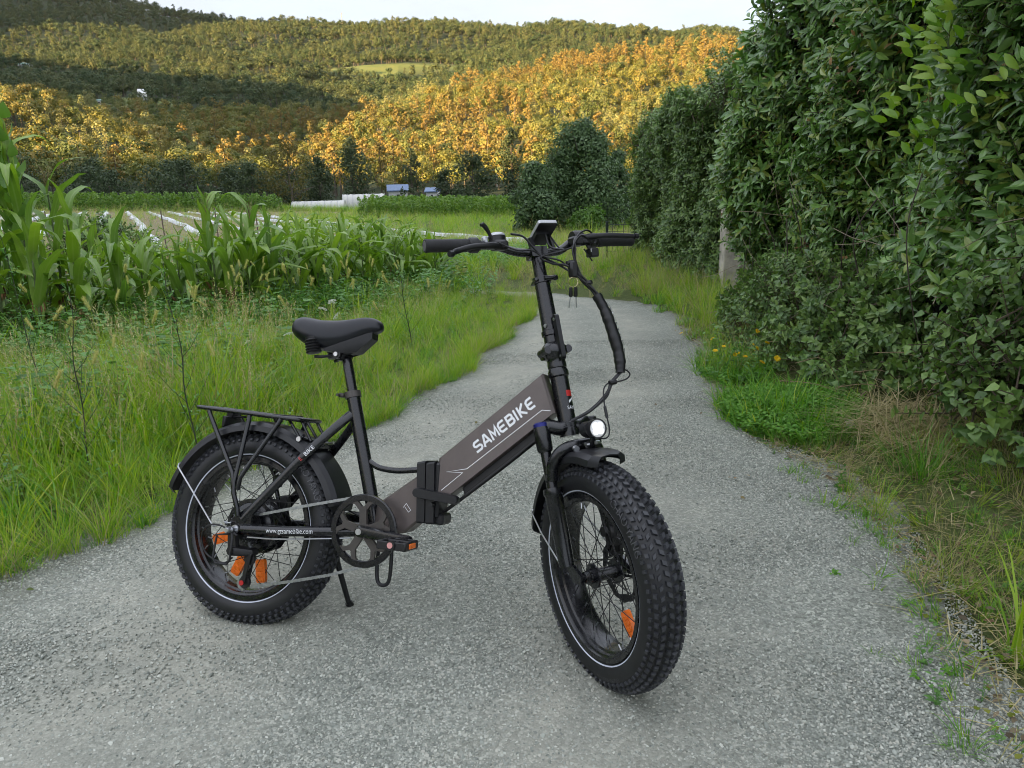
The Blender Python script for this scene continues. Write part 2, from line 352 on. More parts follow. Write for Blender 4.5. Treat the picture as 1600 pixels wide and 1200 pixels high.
rme = b.mesh('gravel_road', m_, True, 80)
aa = rme.attributes.new('across', 'FLOAT', 'POINT'); aa.data.foreach_set('value', np.tile(np.linspace(0, 1, NC), NR).astype(np.float32))
road = link('gravel_road', rme); tag(road, kind='structure')

# ================================================================ scattering
def source(me):
    o = bpy.data.objects.new(me.name + '_source', me); return o
def scatter(name, pts, rots, scls, idx, meshes, parent=None, kind='stuff'):
    """one object whose points carry copies of small meshes"""
    pts = np.asarray(pts, np.float32); n = len(pts); me = bpy.data.meshes.new(name); me.vertices.add(n); me.vertices.foreach_set('co', pts.ravel())
    a = me.attributes.new('rot', 'FLOAT_VECTOR', 'POINT'); a.data.foreach_set('vector', np.asarray(rots, np.float32).ravel())
    sc_ = np.asarray(scls, np.float32)
    if sc_.ndim == 1: sc_ = np.repeat(sc_[:, None], 3, 1)
    a = me.attributes.new('scl', 'FLOAT_VECTOR', 'POINT'); a.data.foreach_set('vector', sc_.ravel())
    a = me.attributes.new('idx', 'INT', 'POINT'); a.data.foreach_set('value', np.asarray(idx, np.int32))
    o = link(name, me, parent); tag(o, kind=kind)
    col = bpy.data.collections.new(name + '_pieces')
    for i, x in enumerate(meshes):
        so = bpy.data.objects.new('%s_%02d' % (name, i), x); col.objects.link(so)
    g = bpy.data.node_groups.new(name, 'GeometryNodeTree')
    g.interface.new_socket('Geometry', in_out='INPUT', socket_type='NodeSocketGeometry'); g.interface.new_socket('Geometry', in_out='OUTPUT', socket_type='NodeSocketGeometry')
    gi = g.nodes.new('NodeGroupInput'); go = g.nodes.new('NodeGroupOutput'); ip = g.nodes.new('GeometryNodeInstanceOnPoints'); ci = g.nodes.new('GeometryNodeCollectionInfo')
    ci.inputs['Collection'].default_value = col; ci.inputs['Separate Children'].default_value = True; ci.inputs['Reset Children'].default_value = True
    def na_(nm, typ):
        q_ = g.nodes.new('GeometryNodeInputNamedAttribute'); q_.data_type = typ; q_.inputs['Name'].default_value = nm; return q_.outputs['Attribute']
    ip.inputs['Pick Instance'].default_value = True
    g.links.new(gi.outputs[0], ip.inputs['Points']); g.links.new(ci.outputs[0], ip.inputs['Instance']); g.links.new(na_('idx', 'INT'), ip.inputs['Instance Index'])
    er = g.nodes.new('FunctionNodeEulerToRotation'); g.links.new(na_('rot', 'FLOAT_VECTOR'), er.inputs[0]); g.links.new(er.outputs[0], ip.inputs['Rotation']); g.links.new(na_('scl', 'FLOAT_VECTOR'), ip.inputs['Scale'])
    g.links.new(ip.outputs[0], go.inputs[0])
    md = o.modifiers.new('scatter', 'NODES'); md.node_group = g
    return o
def leaf_mat(name, cols, rough=.45, trans=.25, spec=.4, isl=.75):
    """cols: list of base colours spread over the single leaves / pieces at random"""
    m_, t, b, o = new_mat(name)
    oi = t.nodes.new('ShaderNodeObjectInfo'); ge = t.nodes.new('ShaderNodeNewGeometry')
    r_ = math_(t, 'FRACT', math_(t, 'ADD', math_(t, 'MULTIPLY', ge.outputs['Random Per Island'], isl), oi.outputs['Random']))
    st_ = [((i + .5) / len(cols), c_) for i, c_ in enumerate(cols)]
    c = ramp(t, r_, st_); t.links.new(c, b.inputs['Base Color']); b.inputs['Roughness'].default_value = rough; b.inputs['Specular IOR Level'].default_value = spec
    tr = t.nodes.new('ShaderNodeBsdfTranslucent'); hv = node(t, 'ShaderNodeHueSaturation', Saturation=1.15, Value=1.5); t.links.new(c, hv.inputs['Color']); t.links.new(hv.outputs[0], tr.inputs['Color'])
    ms = t.nodes.new('ShaderNodeMixShader'); ms.inputs[0].default_value = trans; t.links.new(b.outputs[0], ms.inputs[1]); t.links.new(tr.outputs[0], ms.inputs[2]); t.links.new(ms.outputs[0], o.inputs[0])
    return m_
class LB:
    """many small faces at once (numpy)"""
    def __init__(s): s.V = []; s.F = []; s.n = 0; s.M = []
    def add(s, v, f, mi=0):
        v = np.asarray(v, float).reshape(-1, 3); s.V.append(v); s.F += [tuple(int(k) + s.n for k in q) for q in f]; s.M += [mi] * len(f); s.n += len(v)
    def mesh(s, name, mats, smooth=True):
        me = bpy.data.meshes.new(name); me.from_pydata(np.concatenate(s.V).tolist(), [], s.F)
        for x in (mats if isinstance(mats, (list, tuple)) else [mats]): me.materials.append(x)
        me.polygons.foreach_set('material_index', np.array(s.M, np.int32))
        if smooth: me.polygons.foreach_set('use_smooth', np.ones(len(me.polygons), bool))
        me.update(); return me
def frame(d, roll=0.0):
    d = np.array(d, float); d /= np.linalg.norm(d); u = np.array([0, 0, 1.]) if abs(d[2]) < .95 else np.array([1., 0, 0])
    s_ = np.cross(d, u); s_ /= np.linalg.norm(s_); n_ = np.cross(s_, d); c_, k_ = math.cos(roll), math.sin(roll)
    return d, s_ * c_ + n_ * k_, n_ * c_ - s_ * k_
def add_leaf(L, p, d, ln, wd, roll=0.0, curl=.25, fold=.25, mi=0, shape=(0, .75, 1.0, .62, 0)):
    """pointed leaf folded along its midrib and drooping towards the tip"""
    d, s_, n_ = frame(d, roll); k = len(shape); V = []; F = []
    for i in range(k):
        u = i / (k - 1); w_ = shape[i] * wd / 2; c = np.array(p) + d * (ln * u) - n_ * (curl * ln * u * u)
        if w_ == 0: V.append([c])
        else: V.append([c - s_ * w_ + n_ * fold * w_, c, c + s_ * w_ + n_ * fold * w_])
    ix = []; n = 0
    for r_ in V: ix.append(list(range(n, n + len(r_)))); n += len(r_)
    for i in range(k - 1):
        a, b_ = ix[i], ix[i + 1]
        if len(a) == 1 and len(b_) == 3: F += [(a[0], b_[1], b_[0]), (a[0], b_[2], b_[1])]
        elif len(a) == 3 and len(b_) == 1: F += [(a[0], a[1], b_[0]), (a[1], a[2], b_[0])]
        else: F += [(a[0], a[1], b_[1], b_[0]), (a[1], a[2], b_[2], b_[1])]
    L.add([q for r_ in V for q in r_], F, mi)
def add_blade(L, p, d, ln, wd, bend, mi=0, segs=3, side=None):
    """grass blade: a tapering strip that bows over"""
    d = np.array(d, float); d /= np.linalg.norm(d); h = np.array([d[0], d[1], 0]); hn = np.linalg.norm(h); h = h / hn if hn > 1e-6 else np.array([1., 0, 0])
    s_ = np.array([-h[1], h[0], 0]) if side is None else np.array(side, float); V = []; F = []; p = np.array(p, float)
    for i in range(segs + 1):
        u = i / segs; c = p + d * ln * u + h * bend * ln * u * u - np.array([0, 0, .35 * bend * ln * u ** 3]); w_ = wd / 2 * (1 - u) ** .6 if i < segs else 0
        if i < segs: V += [c - s_ * w_, c + s_ * w_]
        else: V.append(c)
    for i in range(segs - 1): F.append((2 * i, 2 * i + 1, 2 * i + 3, 2 * i + 2))
    F.append((2 * segs - 2, 2 * segs - 1, 2 * segs)); L.add(V, F, mi)
def rdir(r_, up_=0.0):
    v = np.array([r_.gauss(0, 1), r_.gauss(0, 1), r_.gauss(0, 1)]); v /= np.linalg.norm(v); v[2] += up_; return v / np.linalg.norm(v)
# ================================================================ woods on the hills
M_bark = paint('bark', (.10, .085, .065), .9, 0, .35, 12, .5, 60)
M_hA = leaf_mat('hill_broadleaf', [(0.080, 0.108, 0.034), (0.131, 0.156, 0.040), (0.196, 0.186, 0.046), (0.109, 0.132, 0.036), (0.239, 0.192, 0.050)], .6, .2, .25, .22)
M_hB = leaf_mat('hill_pine', [(0.180, 0.142, 0.042), (0.225, 0.158, 0.046), (0.143, 0.134, 0.042), (0.203, 0.146, 0.044)], .6, .15, .25, .25)
M_hC = leaf_mat('hill_eucalypt', [(0.182, 0.192, 0.070), (0.223, 0.216, 0.080), (0.149, 0.174, 0.060)], .55, .2, .3, .25)
M_far = leaf_mat('far_wood', [(0.041, 0.073, 0.032), (0.063, 0.095, 0.038), (0.098, 0.119, 0.044), (0.051, 0.081, 0.036), (0.115, 0.127, 0.050)], .65, .1, .2, .2)
def cards(L, c, r, n, size, rg_, flat=1.0, mi=0, shell=.55, hub=None):
    """n leafy faces through an ellipsoid, thick near its skin"""
    c = np.array(c)
    for _ in range(n):
        d = rdir(rg_); k = shell + (1 - shell) * rg_.random() ** .5; p_ = c + d * np.array([r, r, r * flat]) * k
        nrm = rdir(rg_) * .6 + d * 1.1 + (0 if hub is None else (p_ - hub) / (np.linalg.norm(p_ - hub) + 1e-6) * .9) + np.array([0, 0, .2]); _, s_, n_ = frame(nrm, rg_.uniform(0, 6.3)); z_ = size * rg_.uniform(.6, 1.35)
        L.add([p_ - s_ * z_ * .5, p_ + n_ * z_ * .38, p_ + s_ * z_ * .55, p_ - n_ * z_ * .38], [(0, 1, 2, 3)], mi)
def hill_tree(kind, seed, H=1.0):
    """unit-height tree with trunk, made of leaf clumps"""
    rg_ = random.Random(seed); L = LB(); LT_ = LB()
    def trunk(h, r):
        v = []; k = 5
        for z, q in ((-.03, r), (h, r * .35)):
            for j in range(k): v.append((math.cos(j * 6.283 / k) * q, math.sin(j * 6.283 / k) * q, z))
        for Q_ in (L, LT_): Q_.add(v, [(j, (j + 1) % k, k + (j + 1) % k, k + j) for j in range(k)], 1)
        L.skip = k
    if kind == 'round':
        trunk(.6, .025)
        for i in range(15):
            d = rdir(rg_, .1); q = .20 * rg_.uniform(.6, 1.1); cards(L, (d[0] * q, d[1] * q, .58 + d[2] * .29), rg_.uniform(.10, .16), 44, .05, rg_, .85, hub=np.array([0, 0, .5]))
    elif kind == 'broad':
        trunk(.5, .03)
        for i in range(18):
            d = rdir(rg_, .0); q = .29 * rg_.uniform(.5, 1.1); cards(L, (d[0] * q, d[1] * q, .58 + d[2] * .25), rg_.uniform(.11, .18), 44, .054, rg_, .75, hub=np.array([0, 0, .45]))
    elif kind == 'pine':
        trunk(.93, .016)
        for i in range(17):
            z = .36 + .60 * (i / 16) + rg_.uniform(-.02, .02); a = rg_.uniform(0, 6.3); q = (.16 * (1.1 - z) ** .6 + .02) * rg_.uniform(.4, 1.2); cards(L, (math.cos(a) * q, math.sin(a) * q, z), rg_.uniform(.06, .11) * (1.25 - .45 * z), 30, .042, rg_, .5)
    elif kind == 'upright':
        trunk(.8, .018)
        for i in range(14):
            z = .25 + .68 * rg_.random(); a = rg_.uniform(0, 6.3); q = .12 * rg_.random(); cards(L, (math.cos(a) * q, math.sin(a) * q, z), rg_.uniform(.07, .12), 36, .042, rg_, 1.35)
    L.trunk = LT_; return L
hill_me = []; hill_parts = []
for kind, n_, mt in (('round', 3, M_hA), ('broad', 2, M_hA), ('pine', 3, M_hB), ('upright', 2, M_hC)):
    for s_ in range(n_):
        T_ = hill_tree(kind, 40 + s_ * 7 + len(hill_me)); hill_me.append(T_.mesh('hill_tree', [mt, M_bark], False))
        tm_ = T_.trunk.mesh('trunk', [M_bark, M_bark], False); k_ = T_.skip; nv_ = len(T_.V[0])
        T_.V = T_.V[1:]; T_.F = [tuple(q - nv_ for q in f) for f in T_.F[k_:]]; T_.M = T_.M[k_:]
        hill_parts.append((tm_, T_.mesh('crown', [mt, M_bark], False)))
far_me = [hill_tree(k, 90 + i).mesh('far_tree', [M_far, M_bark], False) for i, k in enumerate(('round', 'broad', 'pine', 'round'))]
def jgrid(x0, x1, y0, y1, s):
    xs = np.arange(x0, x1, s); ys = np.arange(y0, y1, s); A, B = np.meshgrid(xs, ys); A = A.ravel() + rng.uniform(-.48, .48, A.size) * s; B = B.ravel() + rng.uniform(-.48, .48, B.size) * s
    return A, B
def cone(x, y, m=.86): return (np.abs(x) < m * y + 12)
pts = []; hts = []; ids = []
def grow(x, y, hmin, hmax):
    k = cone(x, y) & ~in_meadow(x, y); x, y = x[k], y[k]; z = zt(x, y)
    h = rng.uniform(hmin, hmax, len(x)) * (1 + .22 * wob(x, y, 60, 3))
    pz = wob(x, y, 170, 6, 3) + rng.normal(0, .35, len(x)) + .55 * ((y > 380) & (x > -40))
    r_ = rng.random(len(x)); kd = np.where(pz > .62, 5 + (r_ * 3).astype(int), np.where(pz < -.62, 8 + (r_ * 2).astype(int), (r_ * 5).astype(int)))
    h = h * np.where(kd >= 8, 1.15, np.where(kd >= 5, 1.25, 1.0))
    return np.stack([x, y, z], 1), h, kd
A, B = jgrid(-420, 420, 150, 290, 6.0); n1_ = grow(A, B, 5.5, 10.5)
A, B = jgrid(-560, 560, 290, 560, 7.6); n2_ = grow(A, B, 7.0, 13.5)
P1 = np.concatenate([n1_[0], n2_[0]]); H1 = np.concatenate([n1_[1], n2_[1]]); K1 = np.concatenate([n1_[2], n2_[2]])
# the 300 trees that show largest stand as single objects
front = (np.abs(P1[:, 0]) < .74 * P1[:, 1] + 4) & (P1[:, 1] > 168) & (P1[:, 1] < 330) & ~((P1[:, 0] > .30 * P1[:, 1]))
cand = np.where(front)[0]; cand = cand[np.argsort(-(H1[cand] / P1[cand, 1]) + rng.uniform(0, .004, len(cand)))][:295]
sel = np.zeros(len(P1), bool); sel[cand] = True
rest = ~sel
scatter('hillside_wood', P1[rest], np.stack([np.zeros(rest.sum()), np.zeros(rest.sum()), rng.uniform(0, 6.28, rest.sum())], 1), H1[rest], K1[rest], hill_me)
tree_lab = {0: 'round crowned golden tree on the sunlit lower hillside', 1: 'tall bare trunked pine on the sunlit lower hillside', 2: 'slender pale leaved tree on the sunlit lower hillside'}
for i in cand:
    o = empty('hill_tree', tuple(P1[i])); link('trunk', hill_parts[K1[i]][0], o); link('crown', hill_parts[K1[i]][1], o); o.scale = (H1[i],) * 3; o.rotation_euler = (0, 0, rng.uniform(0, 6.28))
    tag(o, tree_lab[0 if K1[i] < 5 else 1 if K1[i] < 8 else 2], 'tree', ['round trees on the sunlit hillside', 'pines on the sunlit hillside', 'slender trees on the sunlit hillside'][0 if K1[i] < 5 else 1 if K1[i] < 8 else 2])
A, B = jgrid(-1500, 1400, 560, 1120, 10.5); f1 = grow(A, B, 9, 16)
A, B = jgrid(-1900, 1900, 1120, 1760, 13); f2 = grow(A, B, 11, 18)
P2 = np.concatenate([f1[0], f2[0]]); H2 = np.concatenate([f1[1], f2[1]]); K2 = np.concatenate([f1[2], f2[2]]) % 4
scatter('distant_wood', P2, np.stack([np.zeros(len(P2)), np.zeros(len(P2)), rng.uniform(0, 6.28, len(P2))], 1), H2 * 1.1, K2, far_me)

# ================================================================ trees of the valley floor, each its own
M_tA = leaf_mat('dark_tree_leaves', [(0.059, 0.107, 0.043), (0.090, 0.151, 0.059), (0.119, 0.186, 0.070), (0.076, 0.128, 0.059)], .5, .2, .35)
M_tB = leaf_mat('sparse_tree_leaves', [(0.090, 0.084, 0.026), (0.120, 0.102, 0.034), (0.072, 0.084, 0.024)], .6, .25, .2)
M_tC = leaf_mat('bright_tree_leaves', [(0.065, 0.143, 0.026), (0.104, 0.195, 0.036), (0.078, 0.156, 0.029)], .5, .3, .3)
M_tD = leaf_mat('hedgerow_leaves', [(0.041, 0.063, 0.032), (0.061, 0.087, 0.039), (0.080, 0.105, 0.044), (0.053, 0.080, 0.041)], .6, .2, .25)
def tree(label, x, y, h, w, mt, seed, n=2200, leaf=.2, sparse=1.0, low=.12, group=None, name='tree', shape='round', limbs=7):
    rg_ = random.Random(seed); o = empty(name, (x, y, z1(x, y)))
    tag(o, label, 'tree', group)
    b = MB(); b.tube(spline([(0, 0, -.1), (w * .01, 0, h * .2), (-w * .015, w * .01, h * .5), (0, 0, h * .9)], 3), np.linspace(h * .022, h * .005, 10), 8)
    tips = []
    for i in range(limbs):
        a = i * 2.4 + rg_.uniform(-.4, .4); z0 = h * rg_.uniform(.15, .6); q = w * .5 * rg_.uniform(.5, .85); z2 = min(h * .93, z0 + h * rg_.uniform(.1, .35))
        b.tube(spline([(0, 0, z0), (math.cos(a) * q * .5, math.sin(a) * q * .5, z0 + (z2 - z0) * .6), (math.cos(a) * q, math.sin(a) * q, z2)], 3), np.linspace(h * .010, h * .002, 7), 6)
    b.build('trunk', M_bark, o)
    L = LB(); nl = max(10, int(26 * sparse)); per = max(8, n // nl)
    for i in range(nl):
        u = (i + .5) / nl; z = low + (1 - low) * u
        prof = math.sin(math.pi * min(1, max(.03, (z - low * .6) / (1.04 - low * .6))) ** (.8 if shape == 'round' else .55)) ** .7 if shape != 'cone' else (1.03 - u) ** .42 * min(1, u * 3 + .62)
        a = rg_.uniform(0, 6.3); q = w * .5 * prof * rg_.uniform(.25, .80); r_ = w * .5 * rg_.uniform(.24, .42) * (.55 + .45 * prof)
        cards(L, (math.cos(a) * q, math.sin(a) * q, h * z * .96), r_, per, leaf, rg_, rg_.uniform(.8, 1.25), 0, .45)
        for _ in range(per // 5): # loose sprays beyond the clump
            d = rdir(rg_, .3); p_ = np.array((math.cos(a) * q, math.sin(a) * q, h * z * .96)) + d * r_ * rg_.uniform(.95, 1.3); add_leaf(L, p_, rdir(rg_, .2), leaf * 1.3, leaf * .6, rg_.uniform(0, 6), .2, .2, 0, (0, 1, .6, 0))
    link('crown', L.mesh('crown', mt, False), o); return o
tree('big dense dark green tree standing alone beside the end of the track', 2.75, 27.5, 3.75, 3.6, M_tA, 3, 26000, .10, 2.6, .0, limbs=9, shape='cone')
tree('low dark bush leaning out on the left of the big dark tree', 1.05, 26.2, 2.35, 2.1, M_tA, 4, 11000, .10, 1.5, .0, name='bush')
tree('dark bush on the right flank of the big dark tree', 4.1, 28.5, 2.9, 1.7, M_tA, 15, 8000, .10, 1.2, .0, name='bush')
tree('small bright green bush between the big dark tree and the hedge', 5.4, 31.0, 1.9, 1.5, M_tC, 5, 2500, .13, .7, .0, name='bush')
tree('bright green vine bush in front of the big dark tree', 2.75, 24.5, .85, 1.7, M_tC, 6, 2600, .09, .7, .0, name='bush')
tree('thin crowned brownish tree beside the white polytunnels', -27.5, 97, 8.6, 8.5, M_tB, 7, 1700, .26, 1.0, .22)
tree('dark round tree right of the thin brownish tree', -23.0, 114, 9.6, 8.4, M_tD, 8, 2600, .34, 1.0, .05)
tree('smaller dark tree tucked between the brownish tree and the dark round one', -29.0, 118, 7.4, 6, M_tD, 9, 1800, .34, .9, .05)
tree('slim open dark tree behind the blue roofed shed', -14.6, 118, 8.6, 4.2, M_tD, 10, 1000, .32, .8, .15, shape='tall')
tree('dark bushy tree left of the big dark tree at the foot of the golden hill', -4.6, 108, 7.2, 8.4, M_tD, 12, 2600, .34, 1.0, .03)
tree('low dark tree at the left end of the bushes below the golden hill', -8.8, 112, 5.2, 4.4, M_tD, 13, 1500, .32, .8, .03)
tree('tall narrow dark tree just behind the big dark tree', 1.0, 120, 11.5, 5.0, M_tD, 14, 2000, .36, 1.0, .05, shape='tall')
hz = [(-78, 122, 9.5, 9), (-69, 126, 7.4, 9), (-62.5, 120, 6.6, 8.5), (-56, 124, 8.2, 9.5), (-50, 119, 8.6, 9), (-44.5, 124, 7.0, 8), (-40, 120, 7.6, 8), (-36, 125, 6.6, 7.5), (-73, 134, 9, 9), (-59, 136, 8, 9), (-47, 137, 8.6, 9), (-34, 137, 8, 9), (-86, 128, 9, 9)]
ord_ = ['leftmost', 'second', 'third', 'fourth', 'fifth', 'sixth', 'seventh', 'eighth']
fr_i = sorted([i for i in range(len(hz)) if hz[i][1] < 130], key=lambda i: hz[i][0] / hz[i][1]); bk_i = sorted([i for i in range(len(hz)) if hz[i][1] >= 130], key=lambda i: hz[i][0] / hz[i][1])
hl_ = {}
for k, i in enumerate(fr_i): hl_[i] = ord_[0] + ' dark leafy tree in the front row of the hedgerow behind the bean rows' if k == 0 else ('dark leafy tree %s from the left in the hedgerow behind the bean rows' % (ord_ + ['ninth', 'tenth'])[k])
for k, i in enumerate(bk_i): hl_[i] = 'dark tree %s from the left in the rear row of the shaded hedgerow' % ('first' if k == 0 else ord_[k])
for i, (x, y, h, w_) in enumerate(hz):
    tree(hl_[i], x, y, h * .84, w_, M_tD, 60 + i, 1700, .38, .9, .02, group='dark hedgerow trees behind the bean rows')

# ================================================================ hedges on the right
M_hl = leaf_mat('laurel_leaves', [(0.086, 0.184, 0.046), (0.131, 0.252, 0.057), (0.176, 0.316, 0.072), (0.105, 0.208, 0.057), (0.203, 0.364, 0.082), (0.233, 0.291, 0.056)], .30, .18, .65)
M_hy = leaf_mat('young_laurel_leaves', [(0.150, 0.300, 0.038), (0.240, 0.405, 0.053), (0.300, 0.420, 0.068)], .38, .35, .5)
M_hdry = leaf_mat('dead_laurel_leaves', [(.20, .11, .045), (.28, .17, .07), (.15, .13, .05)], .7, .2, .3)
M_hm = leaf_mat('fresh_laurel_leaves', [(.075, .15, .035), (.10, .18, .04), (.13, .20, .05)], .38, .3, .5)
M_hs = leaf_mat('clipped_hedge_leaves', [(0.095, 0.171, 0.054), (0.139, 0.229, 0.065), (0.190, 0.281, 0.078)], .45, .2, .45)
M_iv = leaf_mat('ivy_leaves', [(0.089, 0.174, 0.039), (0.138, 0.232, 0.054), (0.189, 0.301, 0.067), (0.075, 0.139, 0.039)], .42, .2, .45)
M_drytw = paint('dry_twig_bark', (.26, .21, .15), .9, 0, .3, 30)
M_stemd = paint('dark_stem_bark', (.06, .05, .035), .9, 0, .3, 30)
M_core = paint('core_shade', (.016, .017, .012), .95, 0, .4, 9)
M_twig = paint('twig_bark', (.11, .085, .06), .9, 0, .3, 30)
def twig(seed, n, ln, wd, leaf_m, spread=.16, sh=(0, .8, 1.0, .7, 0)):
    rg_ = random.Random(seed); L = LB()
    st_ = np.array([0, 0, 0.]); d = np.array([0, 0, 1.])
    for i in range(n):
        u = (i + .5) / n; p_ = st_ + np.array([rg_.uniform(-.01, .01), rg_.uniform(-.01, .01), spread * u]); a = i * 2.4 + rg_.uniform(-.4, .4); e = .35 + .5 * u
        dd = np.array([math.cos(a), math.sin(a), e + rg_.uniform(-.3, .4)]); q = ln * rg_.uniform(.7, 1.15)
        add_leaf(L, p_, dd, q, wd * rg_.uniform(.8, 1.15), rg_.uniform(-.5, .5), rg_.uniform(.1, .5), rg_.uniform(.1, .4), 0, sh)
    v = []
    for z, r_ in ((-.08, .0035), (spread, .0015)):
        for j in range(4): v.append((math.cos(j * 1.571) * r_, math.sin(j * 1.571) * r_, z))
    L.add(v, [(j, (j + 1) % 4, 4 + (j + 1) % 4, 4 + j) for j in range(4)], 1)
    return L.mesh('twig', [leaf_m, M_twig], False)
tw_l = [twig(200 + i, 13 + i, .060 + .006 * i, .022 + .0018 * i, M_hl) for i in range(5)]
tw_y = [twig(230 + i, 10, .080, .036, M_hy) for i in range(2)]
tw_s = [twig(240 + i, 18, .048, .022, M_hs, .13) for i in range(4)]
tw_i = [twig(260 + i, 12, .042, .036, M_iv, .16, (0, 1.0, .85, .45, 0)) for i in range(4)]
def euler_to(d, roll):
    d = Vector(d).normalized(); q_ = d.to_track_quat('Z', 'Y'); from_ = q_.to_matrix() @ Matrix.Rotation(roll, 3, 'Z'); return tuple(from_.to_euler())
def xf(y, z, s=0): # the hedge face, bulging and stepped
    return 2.16 + .10 * np.sin(y * 1.7 + s) + .07 * np.sin(y * 4.3 + z * 2.1) + .06 * np.sin(z * 3.7 + y) - .10 * np.clip((z - .9) / 1.5, -1, 1) * (1 if s == 0 else .3)
def hedge(name, label, y0, y1, z0, zt_, n, meshes, deep, s, size=(.85, 1.25), hollow=None, x1=3.6, topf=None, dx=0.0):
    o = empty(name, (2.9, (y0 + y1) / 2, z1(2.9, (y0 + y1) / 2))); tag(o, label, 'hedge')
    base = np.array(o.location); pts, rts, scs, ids = [], [], [], []
    top = topf or (lambda y, x: zt_)
    for _ in range(n):
        u = rng.random()
        if u < .80: # face to the track
            y = rng.uniform(y0, y1); z = z0 + (top(y, 2.3) - z0) * rng.random() ** .9; x = float(xf(y, z, s)) + dx + rng.random() ** 1.6 * deep; nd = np.array([-1, -.25, .15])
        elif u < .90: # crown
            y = rng.uniform(y0, y1); x = rng.uniform(2.1, x1); z = top(y, x) - rng.random() * .25; nd = np.array([-.2, -.1, 1])
        elif u < .96: # far end
            y = y1 - rng.random() * .2; x = rng.uniform(2.1, x1); z = rng.uniform(z0, top(y, x)); nd = np.array([-.3, .9, .2])
        else: y = y0 + rng.random() * .2; x = rng.uniform(2.1, x1); z = rng.uniform(z0, top(y, x)); nd = np.array([-.3, -.9, .2])
        if hollow and y < hollow[0] and z < hollow[1]: continue
        g = z1(x, y); d = nd * .7 + np.array([0, 0, .55]) + rng.normal(0, .38, 3)
        pts.append((x - base[0], y - base[1], z + g - base[2])); rts.append(euler_to(d, rng.uniform(0, 6.28))); scs.append(rng.uniform(*size)); ids.append(rng.integers(len(meshes)))
    scatter('foliage', pts, rts, scs, ids, meshes, o)
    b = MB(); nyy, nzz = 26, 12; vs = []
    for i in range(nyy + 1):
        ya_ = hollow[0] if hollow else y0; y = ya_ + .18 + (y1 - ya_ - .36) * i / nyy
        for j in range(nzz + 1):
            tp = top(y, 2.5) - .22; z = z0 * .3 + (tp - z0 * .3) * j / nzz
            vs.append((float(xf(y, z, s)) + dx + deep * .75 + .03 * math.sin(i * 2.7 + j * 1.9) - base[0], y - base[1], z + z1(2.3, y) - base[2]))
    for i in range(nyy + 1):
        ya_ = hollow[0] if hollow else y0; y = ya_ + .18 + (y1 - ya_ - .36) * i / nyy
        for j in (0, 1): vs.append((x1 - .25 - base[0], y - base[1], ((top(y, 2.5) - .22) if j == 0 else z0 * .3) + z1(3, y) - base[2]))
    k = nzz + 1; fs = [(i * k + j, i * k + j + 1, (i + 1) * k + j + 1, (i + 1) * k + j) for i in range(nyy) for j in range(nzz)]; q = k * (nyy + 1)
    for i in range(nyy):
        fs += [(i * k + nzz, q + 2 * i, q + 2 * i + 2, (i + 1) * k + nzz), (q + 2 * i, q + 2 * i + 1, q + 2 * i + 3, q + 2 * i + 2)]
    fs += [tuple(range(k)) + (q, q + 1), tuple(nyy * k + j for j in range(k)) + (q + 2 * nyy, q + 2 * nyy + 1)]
    b.add(vs, fs); b.build('dark_core', M_core, o, smooth=False)  # solid near-black core; its colour stands for the shade between the leaves
    return o
topA = lambda y, x: (3.75 - .06 * (y - 2) + .12 * math.sin(y * 2.3 + x)) if y < 6.12 + .12 * math.sin(x * 5) else 2.2 + .06 * math.sin(y * 9)
topB = lambda y, x: 2.12 - .0 * (y - 7) + .09 * math.sin(y * 2.9 + x * 2) + .05 * math.sin(y * 7.1)
tw_mix = tw_l * 4 + [twig(238, 4, .060, .022, M_hdry), twig(236, 12, .066, .026, M_hm), twig(237, 12, .062, .025, M_hm)]
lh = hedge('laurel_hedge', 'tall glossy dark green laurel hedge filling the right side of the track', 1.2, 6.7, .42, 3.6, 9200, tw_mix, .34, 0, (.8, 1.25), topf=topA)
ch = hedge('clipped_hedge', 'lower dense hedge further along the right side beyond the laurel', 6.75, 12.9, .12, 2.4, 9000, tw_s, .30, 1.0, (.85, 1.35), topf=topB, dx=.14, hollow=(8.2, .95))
# 300 laurel leaves standing proud of the hedge, each its own
lbase = np.array(lh.location)
leaf_vars = []
for i, (mt, ln, wd) in enumerate(((M_hl, .090, .031), (M_hl, .078, .028), (M_hl, .098, .033), (M_hl, .085, .031), (M_hy, .088, .036), (M_hy, .076, .032))):
    L = LB(); add_leaf(L, (0, 0, 0), (0, 0, 1), ln, wd, 0, .15 + .09 * i, .25, 0, (0, .62, .95, 1.0, .72, 0)); leaf_vars.append(L.mesh('leaf', mt, True))
young = [(1.98, 3.5, 1.70), (1.97, 3.33, 1.90), (1.99, 3.22, 1.58), (1.98, 3.62, 1.46), (1.98, 3.42, 1.33), (2.0, 3.12, 1.98), (1.96, 3.28, 1.75), (2.02, 2.95, 1.45), (1.98, 3.42, 1.86)]
for i in range(300):
    if i < 150:
        cx_, cy_, cz_ = young[i % len(young)]; y = cy_ + rng.normal(0, .055); z = cz_ + rng.normal(0, .055); x = cx_ + rng.normal(0, .05) - .13; me_ = leaf_vars[4 + i % 2]; a = rng.uniform(0, 6.28); d = np.array([-.5 + .6 * math.cos(a), -.3 + .6 * math.sin(a), .45 + rng.uniform(-.3, .4)])
    else:
        y = rng.uniform(2.4, 5.2); z = rng.uniform(.75, 2.9); x = float(xf(y, z)) - rng.uniform(.0, .07); me_ = leaf_vars[i % 4]; d = np.array([-.7, -.2, .3]) + rng.normal(0, .5, 3)
    o = link('leaf', me_, lh, (x - lbase[0], y - lbase[1], z + z1(x, y) - lbase[2])); o.rotation_euler = euler_to(d, rng.uniform(-.8, .8)); o.scale = (rng.uniform(.85, 1.2) * (.82 if i < 150 else 1),) * 3
